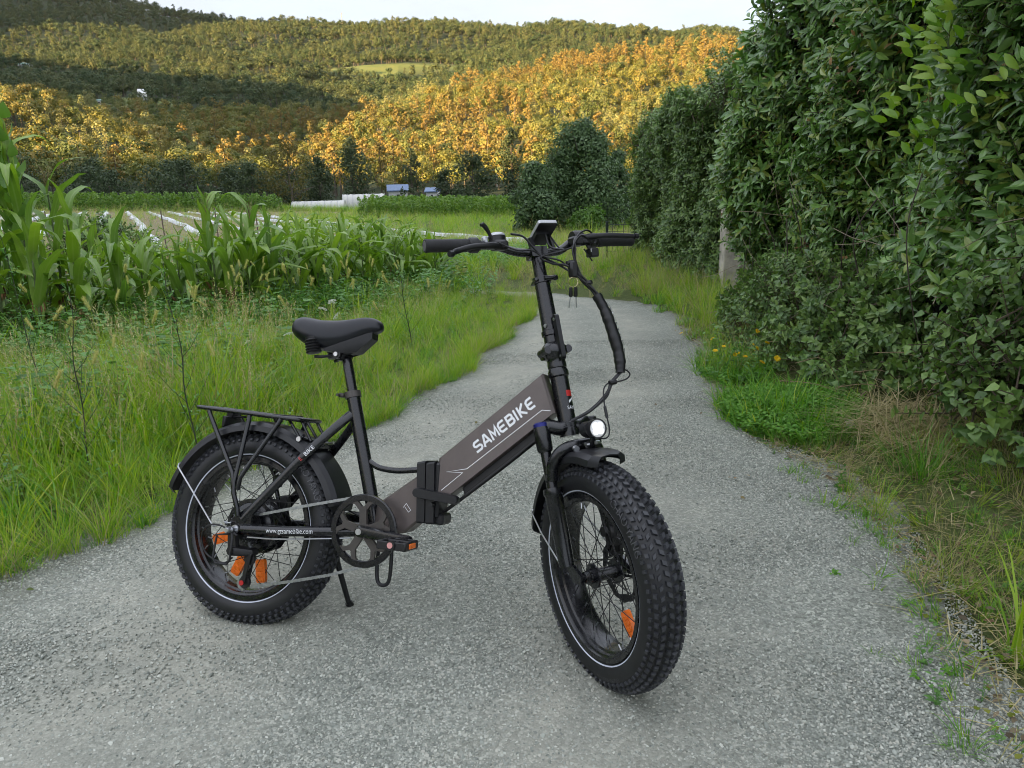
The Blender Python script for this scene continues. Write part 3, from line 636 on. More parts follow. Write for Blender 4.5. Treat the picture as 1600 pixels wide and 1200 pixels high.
# thin bare stems in the lower part of the laurel
for i in range(15):
    y = rng.uniform(2.5, 6.5); b = MB(); x0 = 2.12 + rng.uniform(-.05, .1); pts_ = [(x0, y, z1(x0, y))]
    for k in range(4): pts_.append((pts_[-1][0] + rng.normal(-.01, .05), pts_[-1][1] + rng.normal(0, .07), pts_[-1][2] + rng.uniform(.16, .3)))
    b.tube(spline([np.array(q) - lbase for q in pts_], 4), .0028 + .002 * rng.random(), 5); b.build('stem', M_stemd, lh)
for i in range(46): # dry pale twigs and ivy stems low in the hedge
    y = rng.uniform(2.4, 6.4); x0 = 2.05 + rng.uniform(-.1, .1); b = MB(); p0 = np.array([x0, y, z1(x0, y) + rng.uniform(.05, .9)]); pts_ = [p0]
    dd = np.array([rng.normal(-.25, .2), rng.normal(0, .7), rng.normal(.25, .45)])
    for k in range(3): pts_.append(pts_[-1] + dd * rng.uniform(.10, .20) + rng.normal(0, .025, 3))
    b.tube(spline([q - lbase for q in pts_], 4), [.0018] * 13, 4); b.build('dry_twig', M_drytw, lh)
def bushy(name, label, cat, cx, cy, rx, ry, h, n, meshes, size, group=None, base=0.0):
    o = empty(name, (cx, cy, z1(cx, cy))); tag(o, label, cat, group); pts, rts, scs, ids = [], [], [], []
    for _ in range(n):
        a = rng.uniform(0, 6.28); q = rng.random() ** .5; x, y = math.cos(a) * rx * q, math.sin(a) * ry * q; tp = h * (1 - q * q) ** .5; z = base + tp * rng.random() ** .5
        pts.append((x, y, z + z1(cx + x, cy + y) - o.location[2])); rts.append(euler_to(np.array([x * .8 - .2, y * .8 - .3, .5]) + rng.normal(0, .4, 3), rng.uniform(0, 6.28))); scs.append(rng.uniform(*size)); ids.append(rng.integers(len(meshes)))
    scatter('foliage', pts, rts, scs, ids, meshes, o)
    b = MB()
    for i in range(6):
        a = i * 1.1; b.tube([(0.02 * math.cos(a), .02 * math.sin(a), -.02), (rx * .4 * math.cos(a), ry * .4 * math.sin(a), h * .5), (rx * .6 * math.cos(a), ry * .6 * math.sin(a), h * .8)], [.006, .004, .002], 5)
    b.build('stem', M_twig, o); return o
bushy('ivy_bush', 'bright green ivy and privet bush at the foot of the laurel by the right edge', 'bush', 2.12, 2.62, .33, .75, .95, 620, tw_i, (.8, 1.25))
bushy('bramble', 'dense small leaved scrub at the foot of the laurel behind the yellow flowers', 'bush', 2.05, 4.9, .38, 1.5, .62, 900, tw_i[:2] + tw_s[:2], (.7, 1.1))
bushy('bramble', 'low scrub along the foot of the clipped hedge', 'bush', 2.42, 9.6, .30, 1.6, .5, 700, tw_s + tw_i[:1], (.8, 1.2))
bushy('young_conifer', 'small dark pointed tree poking above the clipped hedge', 'tree', 2.62, 9.35, .34, .34, 2.75, 420, tw_s, (.9, 1.3))
# pale concrete post half hidden where the two hedges meet
b = MB(); b.box((0, 0, .42), (.17, .2, .98), None, .012); b.box((.22, .05, .40), (.27, .09, .86), None, .01)
tag(b.build('concrete_post', paint('weathered_concrete', (.46, .42, .36), .9, 0, .35, 7, .5, 120), loc=(2.39, 8.0, z1(2.39, 8.0))), 'pale weathered concrete post half hidden in the gap of the hedge', 'post')
# garden fence at the far end of the track
fo = empty('garden_fence', (2.36, 13.6, z1(2.36, 13.6))); tag(fo, 'dark green wire mesh fence behind the end of the hedge', 'fence')
M_fence = paint('dark_green_fence', (.018, .030, .026), .5, .2, .2, 30)
for x in (-.55, .15, .32, .95):
    b = MB(); b.box((x, 0, .28), (.045, .045, .66), None, .004); b.build('post', M_fence, fo)
b = MB()
for k in range(15): b.tube([(-.55 + .1 * k, 0, .04), (-.55 + .1 * k, 0, .55)], .0045, 4)
for k in range(5): b.tube([(-.55, .0, .06 + .12 * k), (.95, .0, .06 + .12 * k)], .0045, 4)
w_ = b.build('wire_mesh', M_fence, fo); w_['kind'] = 'stuff'
# ================================================================ maize, grass verges, field
M_maize = leaf_mat('maize_leaf', [(0.156, 0.270, 0.045), (0.220, 0.345, 0.057), (0.130, 0.238, 0.053), (0.259, 0.389, 0.068)], .42, .3, .45, .35)
for _n in list(M_maize.node_tree.nodes):
    if _n.type == 'BSDF_PRINCIPLED': _pb = _n
    if _n.type == 'VALTORGB': _cr = _n
_t = M_maize.node_tree; _sx = _t.nodes.new('ShaderNodeSeparateXYZ'); _t.links.new(objco(_t), _sx.inputs[0])
_rib = ramp(_t, math_(_t, 'ABSOLUTE', _sx.outputs[1]), [(.0, 1.0), (.0035, .7), (.006, 0)]); _str = math_(_t, 'MULTIPLY', math_(_t, 'SINE', math_(_t, 'MULTIPLY', _sx.outputs[1], 900.0)), .12)
_t.links.new(mix(_t, math_(_t, 'MULTIPLY', _rib, .6), mix(_t, math_(_t, 'ADD', _str, .12), _cr.outputs[0], (.05, .10, .02)), (.30, .38, .14)), _pb.inputs['Base Color'])
M_maizey = leaf_mat('yellowing_maize_leaf', [(.22, .20, .04), (.18, .09, .03), (.25, .22, .06)], .6, .25, .3)
M_stalk = paint('maize_stalk', (.085, .12, .040), .6, 0, .3, 30)
M_tassel = paint('dry_tassel', (.26, .20, .11), .9, 0, .3, 60)
M_husk = paint('dry_husk', (.24, .12, .055), .9, 0, .35, 30)
def maize_leaf(ln, wd, rise, droop, seed, mt):
    rg_ = random.Random(seed); L = LB(); k = 9; V = []; F = []; tw = rg_.uniform(-.5, .5); x = z = 0.0
    for i in range(k + 1):
        u = i / k; a = rise - droop * u ** 1.5; 
        if i: x += math.cos(a) * ln / k; z += math.sin(a) * ln / k
        w_ = wd / 2 * (math.sin(math.pi * min(1, .22 + .78 * u)) ** .7 if u < 1 else 0.0) * (1 if u < .98 else .05); t_ = tw * u; wv = .012 * math.sin(u * 14 + seed)
        nx, nz = -math.sin(a), math.cos(a)
        for sgn in (-1, 0, 1):
            up_ = abs(sgn) * .30 * w_ + sgn * w_ * math.sin(t_) + (wv if sgn else 0)
            V.append((x + nx * up_, sgn * w_ * math.cos(t_), z + nz * up_))
    for i in range(k):
        for j in range(2): F.append((3 * i + j, 3 * i + j + 1, 3 * i + 4 + j, 3 * i + 3 + j))
    L.add(V, F); return L.mesh('leaf', mt, True)
mleaf = [maize_leaf(.62, .070, 1.22, 1.2, 1, M_maize), maize_leaf(.70, .076, 1.12, 1.9, 2, M_maize), maize_leaf(.55, .062, 1.30, .9, 3, M_maize), maize_leaf(.74, .08, 1.05, 2.3, 4, M_maize), maize_leaf(.5, .058, 1.38, .6, 5, M_maize), maize_leaf(.66, .074, .95, 1.6, 6, M_maize)]
mleafy = [maize_leaf(.5, .05, .6, 2.2, 7, M_maizey), maize_leaf(.42, .045, .9, 2.4, 8, M_maizey)]
b = MB(); b.tube(spline([(0, 0, -.04), (.006, 0, .35), (-.004, .004, .7), (0, 0, 1.0)], 4), np.linspace(.016, .006, 13), 8)
for z in (.12, .27, .43, .6, .76): b.lathe([(-.008, .0135), (0, .0155 - .007 * z), (.008, .0135 - .006 * z)], (.0, 0, z), (0, 0, 1), 8)
stalk_me = b.mesh('stalk', M_stalk)
L = LB(); rg_ = random.Random(9)
for i in range(9):
    a = i * 2.4; sp_ = .35 * (i > 0); base_ = np.array([0, 0, .02 * i])
    add_blade(L, base_, (math.cos(a) * sp_, math.sin(a) * sp_, 1), .24 - .01 * i, .007, .25, 0, 3)
    add_blade(L, base_, (math.cos(a) * sp_, math.sin(a) * sp_, 1), .24 - .01 * i, .007, .25, 0, 3, side=(math.cos(a), math.sin(a), .2))
tassel_me = L.mesh('tassel', M_tassel, False)
L = LB()
for i in range(6): add_leaf(L, (0, 0, 0), (.35 * math.cos(i * 1.05), .35 * math.sin(i * 1.05), 1 if i % 2 else -.7), .16, .05, i, .3, .4)
husk_me = L.mesh('husk', M_husk, True)
def maize(x, y, h, label, group, tas=False, dry=0, nl=9, joined=None):
    o = empty('maize_plant', (x, y, z1(x, y))); tag(o, label, 'maize plant', group)
    o.rotation_euler = (rng.normal(0, .05), rng.normal(0, .05), rng.uniform(0, 6.28))
    s_ = link('stalk', stalk_me, o); s_.scale = (1, 1, h * .82)
    for k in range(nl):
        u = (k + .8) / nl; me_ = mleafy[k % 2] if k < dry else mleaf[int(rng.integers(6))]
        l_ = link('leaf', me_, o, (0, 0, h * .80 * u)); l_.rotation_euler = (0, -.35 * u * rng.random() - .25 * (u > .8), (k % 2) * math.pi + rng.normal(0, .35)); q = (.55 + .55 * math.sin(math.pi * (.15 + .75 * u))) * (.62 + .38 * min(1.3, h)); l_.scale = (q, q * rng.uniform(.85, 1.2), q)
    if tas: link('tassel', tassel_me, o, (0, 0, h * .80))
    if dry: q = link('husk', husk_me, o, (.02, 0, h * .25))
    return o
# the edge of the maize, in the line seen from the track
EDGE = np.array([(-4.75, 5.65), (-4.1, 6.2), (-3.4, 6.65), (-2.85, 7.0), (-2.25, 8.2), (-1.55, 9.1), (-.85, 10.3)])
def edge_pt(t_):
    S_ = np.concatenate([[0], np.cumsum(np.linalg.norm(np.diff(EDGE, axis=0), axis=1))]); return np.array([np.interp(t_ * S_[-1], S_, EDGE[:, 0]), np.interp(t_ * S_[-1], S_, EDGE[:, 1])])
def mh(x): return float(np.interp(x, [-6, -4.6, -4.2, -3.7, -3.3, -2.9, -2.3, -1.6, -.9], [.95, .90, .74, .66, .72, .92, .92, .80, .70]))
L = LB(); add_leaf(L, (0, 0, .0), (0, 0, 1), .13, .115, 0, .35, .15, 0, (0, .95, 1.0, .75, .4, 0)); add_blade(L, (0, 0, 0), (0, 0, 1), .04, .006, 0, 0, 2)
heart = L.mesh('vine_leaf', leaf_mat('bean_vine_leaf', [(.10, .20, .035), (.13, .24, .045)], .5, .35, .35, .2), True)
tall = [(-3.98, 6.2, 2.05, 'tallest maize plant at the left edge of the photo wound with bean vine'), (-4.25, 6.45, 1.9, 'tall maize plant behind the tallest one at the left edge of the photo'), (-3.88, 6.0, 1.2, 'maize plant with a dry husk beside the tallest one at the left edge'),
        (-2.98, 7.35, 1.30, 'tall maize plant with dry tassel standing alone above the maize left of the saddle'), (-2.62, 7.75, 1.26, 'second tall tasselled maize plant with yellowing leaves left of the saddle'), (-2.75, 7.2, 1.02, 'maize plant with dry brown husk in front of the two tall tasselled ones')]
tall += [(-4.30, 6.15, 1.60, 'maize plant just behind the tallest one at the very left edge of the photo'), (-3.72, 6.35, 1.32, 'maize plant right of the tallest ones at the left edge'), (-4.12, 6.8, 1.65, 'tall tasselled maize plant at the back of the left edge clump'), (-3.55, 6.6, 1.05, 'shorter maize plant two places right of the tallest one')]
for i, (x, y, h, lb) in enumerate(tall): 
    mz = maize(x, y, h, lb, 'maize along the track', i in (0, 1, 3, 4, 8), 2 if i in (2, 4, 5) else 1, 13 if i < 2 else 10)
    if i < 2:
        for k in range(26):
            a = k * 2.4; zz_ = h * (.18 + .78 * k / 26); vl = link('vine_leaf', heart, mz, (.03 * math.cos(a), .03 * math.sin(a), zz_)); vl.rotation_euler = (rng.normal(0, .25), .75 + rng.normal(0, .3), a); q = rng.uniform(.75, 1.25); vl.scale = (q, q, q)
placed = 0
for row in range(7):
    for k in range(30):
        t_ = (k + .5 + rng.uniform(-.35, .35)) / 30; p_ = edge_pt(t_); dd = np.array([-.35, 1.0]); dd /= np.linalg.norm(dd)
        q = p_ + dd * (.10 + row * .55 + rng.uniform(-.12, .12))
        if t_ < .30 and rng.random() < .25: continue
        h = mh(q[0]) * rng.uniform(.8, 1.16) * (1 - .02 * row)
        if row < 3: maize(q[0], q[1], h, 'green maize plant in the front rows of the maize patch', 'maize in the front rows', False, int(rng.random() < .3), 9)
        elif placed < 84: maize(q[0], q[1], h, 'green maize plant deep inside the maize patch', 'maize in the back rows', rng.random() < .08, 0, 7); placed += 1
# ---- grasses
M_gr = leaf_mat('grass_blades', [(0.166, 0.307, 0.030), (0.246, 0.399, 0.043), (0.319, 0.444, 0.052), (0.435, 0.491, 0.081), (0.189, 0.337, 0.043), (0.290, 0.428, 0.048)], .5, .4, .3, .55)
M_gl = leaf_mat('lush_grass_blades', [(0.095, 0.238, 0.034), (0.142, 0.312, 0.050), (0.180, 0.361, 0.057)], .5, .35, .3, .6)
M_gd = leaf_mat('dry_grass_blades', [(0.419, 0.359, 0.194), (0.329, 0.269, 0.135), (0.508, 0.434, 0.254), (0.269, 0.254, 0.105)], .8, .25, .2, .7)
M_wd = leaf_mat('weed_leaves', [(0.124, 0.259, 0.067), (0.168, 0.324, 0.081), (0.101, 0.214, 0.063)], .5, .3, .35, .6)
M_moss = leaf_mat('moss', [(0.117, 0.143, 0.023), (0.182, 0.195, 0.039)], .9, .1, .1)
def tuft(seed, n, l0, l1, wd, mats_, spread, lean=.35, bend=.5, mixf=0.0, segs=3):
    rg_ = random.Random(seed); L = LB()
    for i in range(n):
        a = rg_.uniform(0, 6.3); q = spread * rg_.random() ** .6; p_ = (math.cos(a) * q, math.sin(a) * q, -.01); a2 = a + rg_.gauss(0, .7); e = lean * rg_.random()
        add_blade(L, p_, (math.cos(a2) * e, math.sin(a2) * e, 1), rg_.uniform(l0, l1), wd * rg_.uniform(.6, 1.3), bend * rg_.random(), 1 if rg_.random() < mixf else 0, segs)
    return L.mesh('tuft', mats_, False)
def weed(seed, h, n, lf, w_, mt, sh=(0, .8, 1, .6, 0)):
    rg_ = random.Random(seed); L = LB()
    for s_ in range(3):
        a0 = rg_.uniform(0, 6.3); d = np.array([math.cos(a0) * .25, math.sin(a0) * .25, 1.0]); add_blade(L, (0, 0, 0), d, h * rg_.uniform(.8, 1.1), .008, .1, 0, 2)
        for i in range(n):
            u = (i + .6) / n; a = i * 2.4 + rg_.uniform(-.4, .4); add_leaf(L, d * h * u, (math.cos(a), math.sin(a), .5), lf * (1.15 - .5 * u) * rg_.uniform(.8, 1.2), w_ * (1.15 - .5 * u), rg_.uniform(-.3, .3), .35, .2, 0, sh)
    return L.mesh('weed', mt, False)
t_fine = [tuft(300 + i, 34, .28, .62, .0055, [M_gr, M_gd], .07, .5, .7, .12) for i in range(4)]
t_wide = [tuft(310 + i, 22, .22, .55, .014, [M_gr, M_gl], .08, .55, .8, .4) for i in range(3)]
t_lush = [tuft(320 + i, 30, .10, .24, .008, [M_gl, M_gr], .08, .7, .8, .3) for i in range(3)]
t_dry = [tuft(330 + i, 26, .25, .6, .0045, [M_gd, M_gr], .09, .6, .8, .2) for i in range(3)]
t_weed = [weed(340 + i, .34, 9, .06, .028, M_wd) for i in range(3)]
t_bean = [weed(350 + i, .45, 9, .085, .075, M_wd, (0, 1, .8, .4, 0)) for i in range(3)]
t_clov = [weed(360 + i, .10, 7, .026, .024, M_gl, (0, .8, 1, .9, 0)) for i in range(3)]
t_seed = []
for i in range(3):
    rg_ = random.Random(380 + i); L = LB()
    for k in range(9):
        a = rg_.uniform(0, 6.3); d = np.array([math.cos(a) * .22 * rg_.random(), math.sin(a) * .22 * rg_.random(), 1]); h_ = rg_.uniform(.42, .74); p_ = np.array([math.cos(a) * .04, math.sin(a) * .04, 0]); add_blade(L, p_, d, h_, .003, .1, 0, 2)
        for j in range(14): q = p_ + d * h_ * (.74 + .26 * j / 14); add_blade(L, q, rdir(rg_, .8), rg_.uniform(.012, .03), .005, .1, 1, 2)
    t_seed.append(L.mesh('tuft', [M_gr, leaf_mat('seed_panicle_%d' % i, [(.40, .36, .17), (.52, .47, .26), (.33, .36, .14), (.36, .26, .14)], .8, .35, .2, .6)], False))
GM = t_seed + t_fine + t_wide + t_lush + t_dry + t_weed + t_bean + t_clov
IX = {}; k_ = 0
for nm, l_ in (('seed', t_seed), ('fine', t_fine), ('wide', t_wide), ('lush', t_lush), ('dry', t_dry), ('weed', t_weed), ('bean', t_bean), ('clov', t_clov)): IX[nm] = (k_, len(l_)); k_ += len(l_)
class Field:
    def __init__(s): s.p, s.r, s.s, s.i = [], [], [], []
    def put(s, x, y, kind, sc_, lean=.12, zs=None):
        a, n_ = IX[kind]; s.p.append((x, y, z1(x, y))); s.r.append((rng.normal(0, lean), rng.normal(0, lean), rng.uniform(0, 6.28))); s.s.append((sc_, sc_, sc_ * (zs or 1))); s.i.append(a + int(rng.integers(n_)))
    def done(s, name): return scatter(name, s.p, s.r, s.s, s.i, GM)
def pick(w_): 
    ks = list(w_); v = np.array([w_[k] for k in ks], float); return ks[int(rng.choice(len(ks), p=v / v.sum()))]
F = Field()
for _ in range(7300): # left verge, short at the gravel, taller towards the maize
    y = .2 + 9.6 * rng.random() ** 1.0; d_ = rng.random() ** .9 * 3.7; x = rl(y) - .03 - d_ + .07 * math.sin(y * 5.3) + .05 * math.sin(y * 13)
    if x < -5.6: continue
    if in_poly(x, y + .0, np.vstack([EDGE + [0, .6], [(-3, 14), (-9, 12)]])) and rng.random() < .55: continue
    hh = (min(1.12, .40 + d_ * .70) if d_ < 1.7 or y < 3.6 else .78) * rng.uniform(.75, 1.15) * (.82 + .12 * math.sin(x * 2.1 + y * 1.3)) * (1.0 if y < 4.2 else max(.50, 1.0 - .16 * (y - 4.2)))
    kd = pick({'seed': 1.9 if d_ > .3 else .5, 'fine': 3.2, 'wide': 3.4, 'lush': 1.5 if d_ > .5 else 3.5, 'dry': 1.0, 'weed': 1.7 if d_ > .5 else .4, 'bean': .0 if d_ < 1.3 else 2.6})
    F.put(x, y, kd, hh if kd not in ('lush',) else hh * 1.15, .14)
for _ in range(900): # scruffy fringe creeping on to the gravel
    y = .3 + 9.2 * rng.random(); x = rl(y) + .05 - abs(rng.normal(0, .09)) + .06 * math.sin(y * 5.3); F.put(x, y, pick({'lush': 4, 'fine': 2, 'dry': 1}), rng.uniform(.25, .5), .3)
for _ in range(1500): # beans and weeds under and before the maize
    t_ = rng.random(); p_ = edge_pt(t_); x, y = p_[0] + rng.normal(0, .35) - .05, p_[1] + rng.normal(-.25, .5); F.put(x, y, pick({'bean': 4, 'weed': 3, 'wide': 3}), rng.uniform(.5, .95), .2)
F.done('grass_verge')
F = Field()
def rpt(n, kind, x0, x1, y0, y1, s0, s1, lean=.15, edge=True):
    for _ in range(n):
        y = rng.uniform(y0, y1); x = rng.uniform(x0, x1)
        if edge and x < rr(y) - .02 + .05 * math.sin(y * 9): continue
        F.put(x, y, kind if isinstance(kind, str) else pick(kind), rng.uniform(s0, s1), lean)
rpt(760, {'lush': 3, 'fine': 1, 'dry': 1.3, 'clov': 2}, 1.2, 2.2, 4.6, 9.5, .3, .65)
rpt(260, {'lush': 3, 'fine': 2, 'dry': 1}, 1.35, 2.3, 6.5, 13, .4, .9)
for _ in range(900): # clover cushion bulging on to the track
    a = rng.uniform(0, 6.28); q = rng.random() ** .5; F.put(1.47 + math.cos(a) * q * .33, 3.72 + math.sin(a) * q * .48, pick({'clov': 14, 'lush': 1}), rng.uniform(.8, 1.2) * (1.15 - .35 * q), .2)
for _ in range(200):
    a = rng.uniform(0, 6.28); q = rng.random() ** .5; F.put(1.48 + math.cos(a) * q * .22, 4.75 + math.sin(a) * q * .45, pick({'clov': 7, 'lush': 1.2, 'weed': .6}), rng.uniform(.6, 1.0), .25)
rpt(300, {'dry': 3, 'lush': 2, 'clov': 1.5, 'fine': 1}, 1.3, 2.1, 1.4, 3.3, .16, .42, .35)
for _ in range(70): # lone weeds on the gravel rim
    y = rng.uniform(1.3, 3.2); F.put(rr(y) - abs(rng.normal(0, .09)), y, pick({'lush': 3, 'clov': 2, 'weed': .5}), rng.uniform(.15, .4), .4)
for _ in range(1500): # rough dry grass where the track bends away
    y = rng.uniform(8.6, 26); x = rng.uniform(-2.0, 4.5)
    if in_poly(x, y, road_poly) or (x < -1.0 and y < 13): continue
    F.put(x, y, pick({'dry': 7 if x > .2 or y < 12.5 else 2.5, 'fine': 2.2, 'wide': 1, 'lush': 1.4}), rng.uniform(.45, .95) * (.7 if y < 11 else 1), .2)
rpt(420, {'clov': 2, 'lush': 2, 'dry': 2, 'weed': .4}, 1.2, 2.0, 1.3, 3.4, .12, .34, .5)
F.done('grass_verge')
LT = LB(); rg_ = random.Random(31)
for i in range(5200):
    y = rg_.uniform(1.2, 6.8); x = rr(y) - .06 + abs(rg_.gauss(0, .45)); z = z1(x, y) + .006 + .02 * rg_.random(); k = rg_.random(); a = rg_.uniform(0, 6.3)
    if k < .5: add_blade(LT, (x, y, z), (math.cos(a), math.sin(a), rg_.uniform(-.02, .3)), rg_.uniform(.03, .14), .0035, .2, 0, 2)
    elif k < .8: add_leaf(LT, (x, y, z), (math.cos(a), math.sin(a), rg_.uniform(0, .4)), rg_.uniform(.012, .035), rg_.uniform(.008, .018), rg_.uniform(-.6, .6), .3, .3, 1)
    else: add_leaf(LT, (x, y, z), (math.cos(a), math.sin(a), rg_.uniform(.1, .7)), rg_.uniform(.01, .022), rg_.uniform(.008, .016), 0, .3, .2, 2)
M_lit = leaf_mat('litter_leaves', [(.14, .09, .05), (.22, .16, .09), (.09, .075, .05), (.30, .24, .15)], .85, .1, .2)
tag(link('leaf_litter', LT.mesh('leaf_litter', [M_gd, M_lit, M_moss], False)), kind='stuff')
F = Field()
for _ in range(700): F.put(rng.uniform(-1.4, .9), rng.uniform(12.8, 17.5), pick({'bean': 3, 'wide': 3}), rng.uniform(.5, .8), .2)
F.done('low_crop')
F = Field()
for _ in range(3600): # weeds over the fallow field
    y = 13 + 72 * rng.random() ** 1.4; x = rng.uniform(-.78 * y, .10 * y + 1)
    if x > -2 and y < 18: continue
    dry = .5 + .5 * math.sin(x * .35 + 1) * math.sin(y * .21)
    F.put(x, y, pick({'dry': 3.8 * dry + 2.0, 'seed': 1.0, 'fine': .6, 'wide': .4, 'weed': .9, 'lush': .2}), rng.uniform(.4, 1.05) * (1 + y / 90), .25)
for _ in range(2600): # green strip before the far crop rows
    y = rng.uniform(26, 70); x = rng.uniform(-.30 * y, .16 * y); 
    if rng.random() < .5 + .5 * math.sin(y * .45 + x * .1): F.put(x, y, pick({'lush': 4, 'fine': 2, 'wide': 2}), rng.uniform(.9, 1.8), .2)
for _ in range(420): F.put(rng.uniform(-29, -14), rng.uniform(90, 93), pick({'weed': 2, 'wide': 3, 'fine': 2}), rng.uniform(1.3, 2.6), .2)
F.done('field_weeds')
# ---- crop rows far off: leafy columns
crop = []
for i in range(4):
    rg_ = random.Random(400 + i); L = LB()
    for k in range(5): cards(L, (rg_.gauss(0, .10), rg_.gauss(0, .10), .25 + .36 * k), .30, 16, .24, rg_, 1.0, 0, .3)
    crop.append(L.mesh('crop_plant', [leaf_mat('crop_leaves_%d' % i, [(.13, .23, .04), (.17, .27, .05), (.10, .19, .04)], .55, .3, .3, .5)], False))
pts = []
for r_ in range(4):
    for x in np.arange(-62, -26.3, .62): pts.append((x + rng.normal(0, .05), 83 + r_ * 1.6 + (x + 60) * .06, rng.uniform(.85, 1.12)))
P3 = np.array([(x, y, z1(x, y)) for x, y, s_ in pts]); scatter('bean_rows', P3, np.stack([np.zeros(len(P3))] * 2 + [rng.uniform(0, 6.28, len(P3))], 1), [s_ for *_, s_ in pts], rng.integers(0, 4, len(P3)), crop)
pts = []
for r_ in range(26):
    for k in range(46):
        y = 56 + k * .85; x = -11.0 + r_ * .62 + (y - 56) * (-.02); 
        if rng.random() < .96: pts.append((x + rng.normal(0, .05), y, rng.uniform(.65, .9)))
P3 = np.array([(x, y, z1(x, y)) for x, y, s_ in pts]); scatter('crop_rows', P3, np.stack([np.zeros(len(P3))] * 2 + [rng.uniform(0, 6.28, len(P3))], 1), [s_ for *_, s_ in pts], rng.integers(0, 4, len(P3)), crop)
# ---- white plastic mulch strips over the beds
M_film = paint('white_mulch_film', (.62, .64, .67), .4, 0, .25, 1.5)
for i in range(11):
    xo_ = -19.6 + 2.1 * (i - 5); ya = 77.0; yb = 21 + (i * 7 % 5) * 1.6; xa, xb = xo_ - .516 * (ya - 40), xo_ - .516 * (yb - 40); n = 26; b = MB(); vs = []
    for k in range(n + 1):
        u = k / n; x = xb + (xa - xb) * u; y = yb + (ya - yb) * u; wd = .20 * (1 + .35 * math.sin(k * 2.3 + i * 1.7)); sx = .08 * math.sin(k * 1.3 + i)
        for j, q in enumerate((-1, -.6, 0, .6, 1)): px = x + sx + q * wd; vs.append((px, y, z1(px, y) + (.02, .12, .15, .12, .02)[j] + .02 * math.sin(k * 3.1 + j)))
    b.add(vs, [(k * 5 + j, k * 5 + j + 1, k * 5 + 6 + j, k * 5 + 5 + j) for k in range(n) for j in range(4)]); tag(b.build('mulch_strip', M_film, None), 'long white plastic mulch strip %s from the left in the fallow field' % ['first', 'second', 'third', 'fourth', 'fifth', 'sixth', 'seventh', 'eighth', 'ninth', 'tenth', 'eleventh'][i], 'mulch strip', 'white mulch strips in the fallow field')
M_wood = paint('grey_wood', (.14, .11, .085), .9, 0, .3, 20)
for i, (x, y, h) in enumerate([(-13.5, 20.5, 1.3), (-11.6, 19, 1.2), (-9.6, 18.2, 1.1), (-8.0, 17.5, 1.15), (-6.8, 17.6, 1.2), (-5.6, 16.8, 1.1)]):
    b = MB(); b.tube([(0, 0, -.1), (rng.normal(0, .02), rng.normal(0, .02), h)], [.018, .014], 7); tag(b.build('wooden_stake', M_wood, None, loc=(x, y, z1(x, y))), 'thin dark wooden stake %s from the left behind the maize' % ['first', 'second', 'third', 'fourth', 'fifth', 'sixth'][i], 'stake', 'stakes in the fallow field')
bushy('weed_bush', 'grey green weed bush at the near edge of the fallow field', 'bush', -7.9, 14.6, 1.0, .6, 1.05, 420, tw_i[:2] + tw_s[:2], (1.2, 2.0))
# ---- polytunnels, shed, van, pole, far buildings, mast
M_poly = paint('white_polythene', (.50, .50, .46), .5, 0, .08, 2)
def tunnel(x, y, L_, w_, h, rot, label):
    o = empty('polytunnel', (x, y, z1(x, y) - .05)); o.rotation_euler = (0, 0, rot); tag(o, label, 'polytunnel'); n = 14; b = MB(); vs = []
    m2 = 16
    for i in range(m2 + 1):
        for j in range(n + 1):
            a = math.pi * j / n; s_ = 1 + .025 * (i % 2) + .015 * math.sin(i * 2.2 + j); vs.append((L_ * (i / m2 - .5), -math.cos(a) * w_ / 2 * s_, math.sin(a) ** .8 * h * s_))
    k = n + 1; b.add(vs, [(i * k + j, i * k + j + 1, (i + 1) * k + j + 1, (i + 1) * k + j) for i in range(m2) for j in range(n)] + [tuple(range(k)), tuple(range(m2 * k, m2 * k + k))]); b.build('cover', M_poly, o, angle=50)
    for i in range(9):
        b = MB(); b.tube([(L_ * (i / 8 - .5), -math.cos(a) * w_ * .515, math.sin(a) ** .8 * h * 1.035) for a in np.linspace(0, math.pi, 13)], .03, 5); b.build('hoop', M_steel_far, o)
M_steel_far = paint('galvanised_tube', (.42, .43, .44), .5, .6, .1, 10)
tunnel(-23.6, 95, 6.4, 3.2, 1.25, .12, 'long low white polytunnel below the thin brownish tree')
tunnel(-19.6, 104, 5.6, 3.4, 2.0, .12, 'second white polytunnel behind and right of the first one')
M_wallw = paint('white_render', (.72, .72, .70), .85, 0, .1, 3); M_roofb = paint('blue_sheet_roof', (.14, .20, .32), .5, .2, .15, 6); M_roofr = paint('tile_roof', (.30, .13, .075), .85, 0, .25, 6); M_roofg = paint('green_sheet_roof', (.20, .36, .30), .5, .2, .15, 4); M_win = paint('dark_window', (.03, .035, .04), .2)
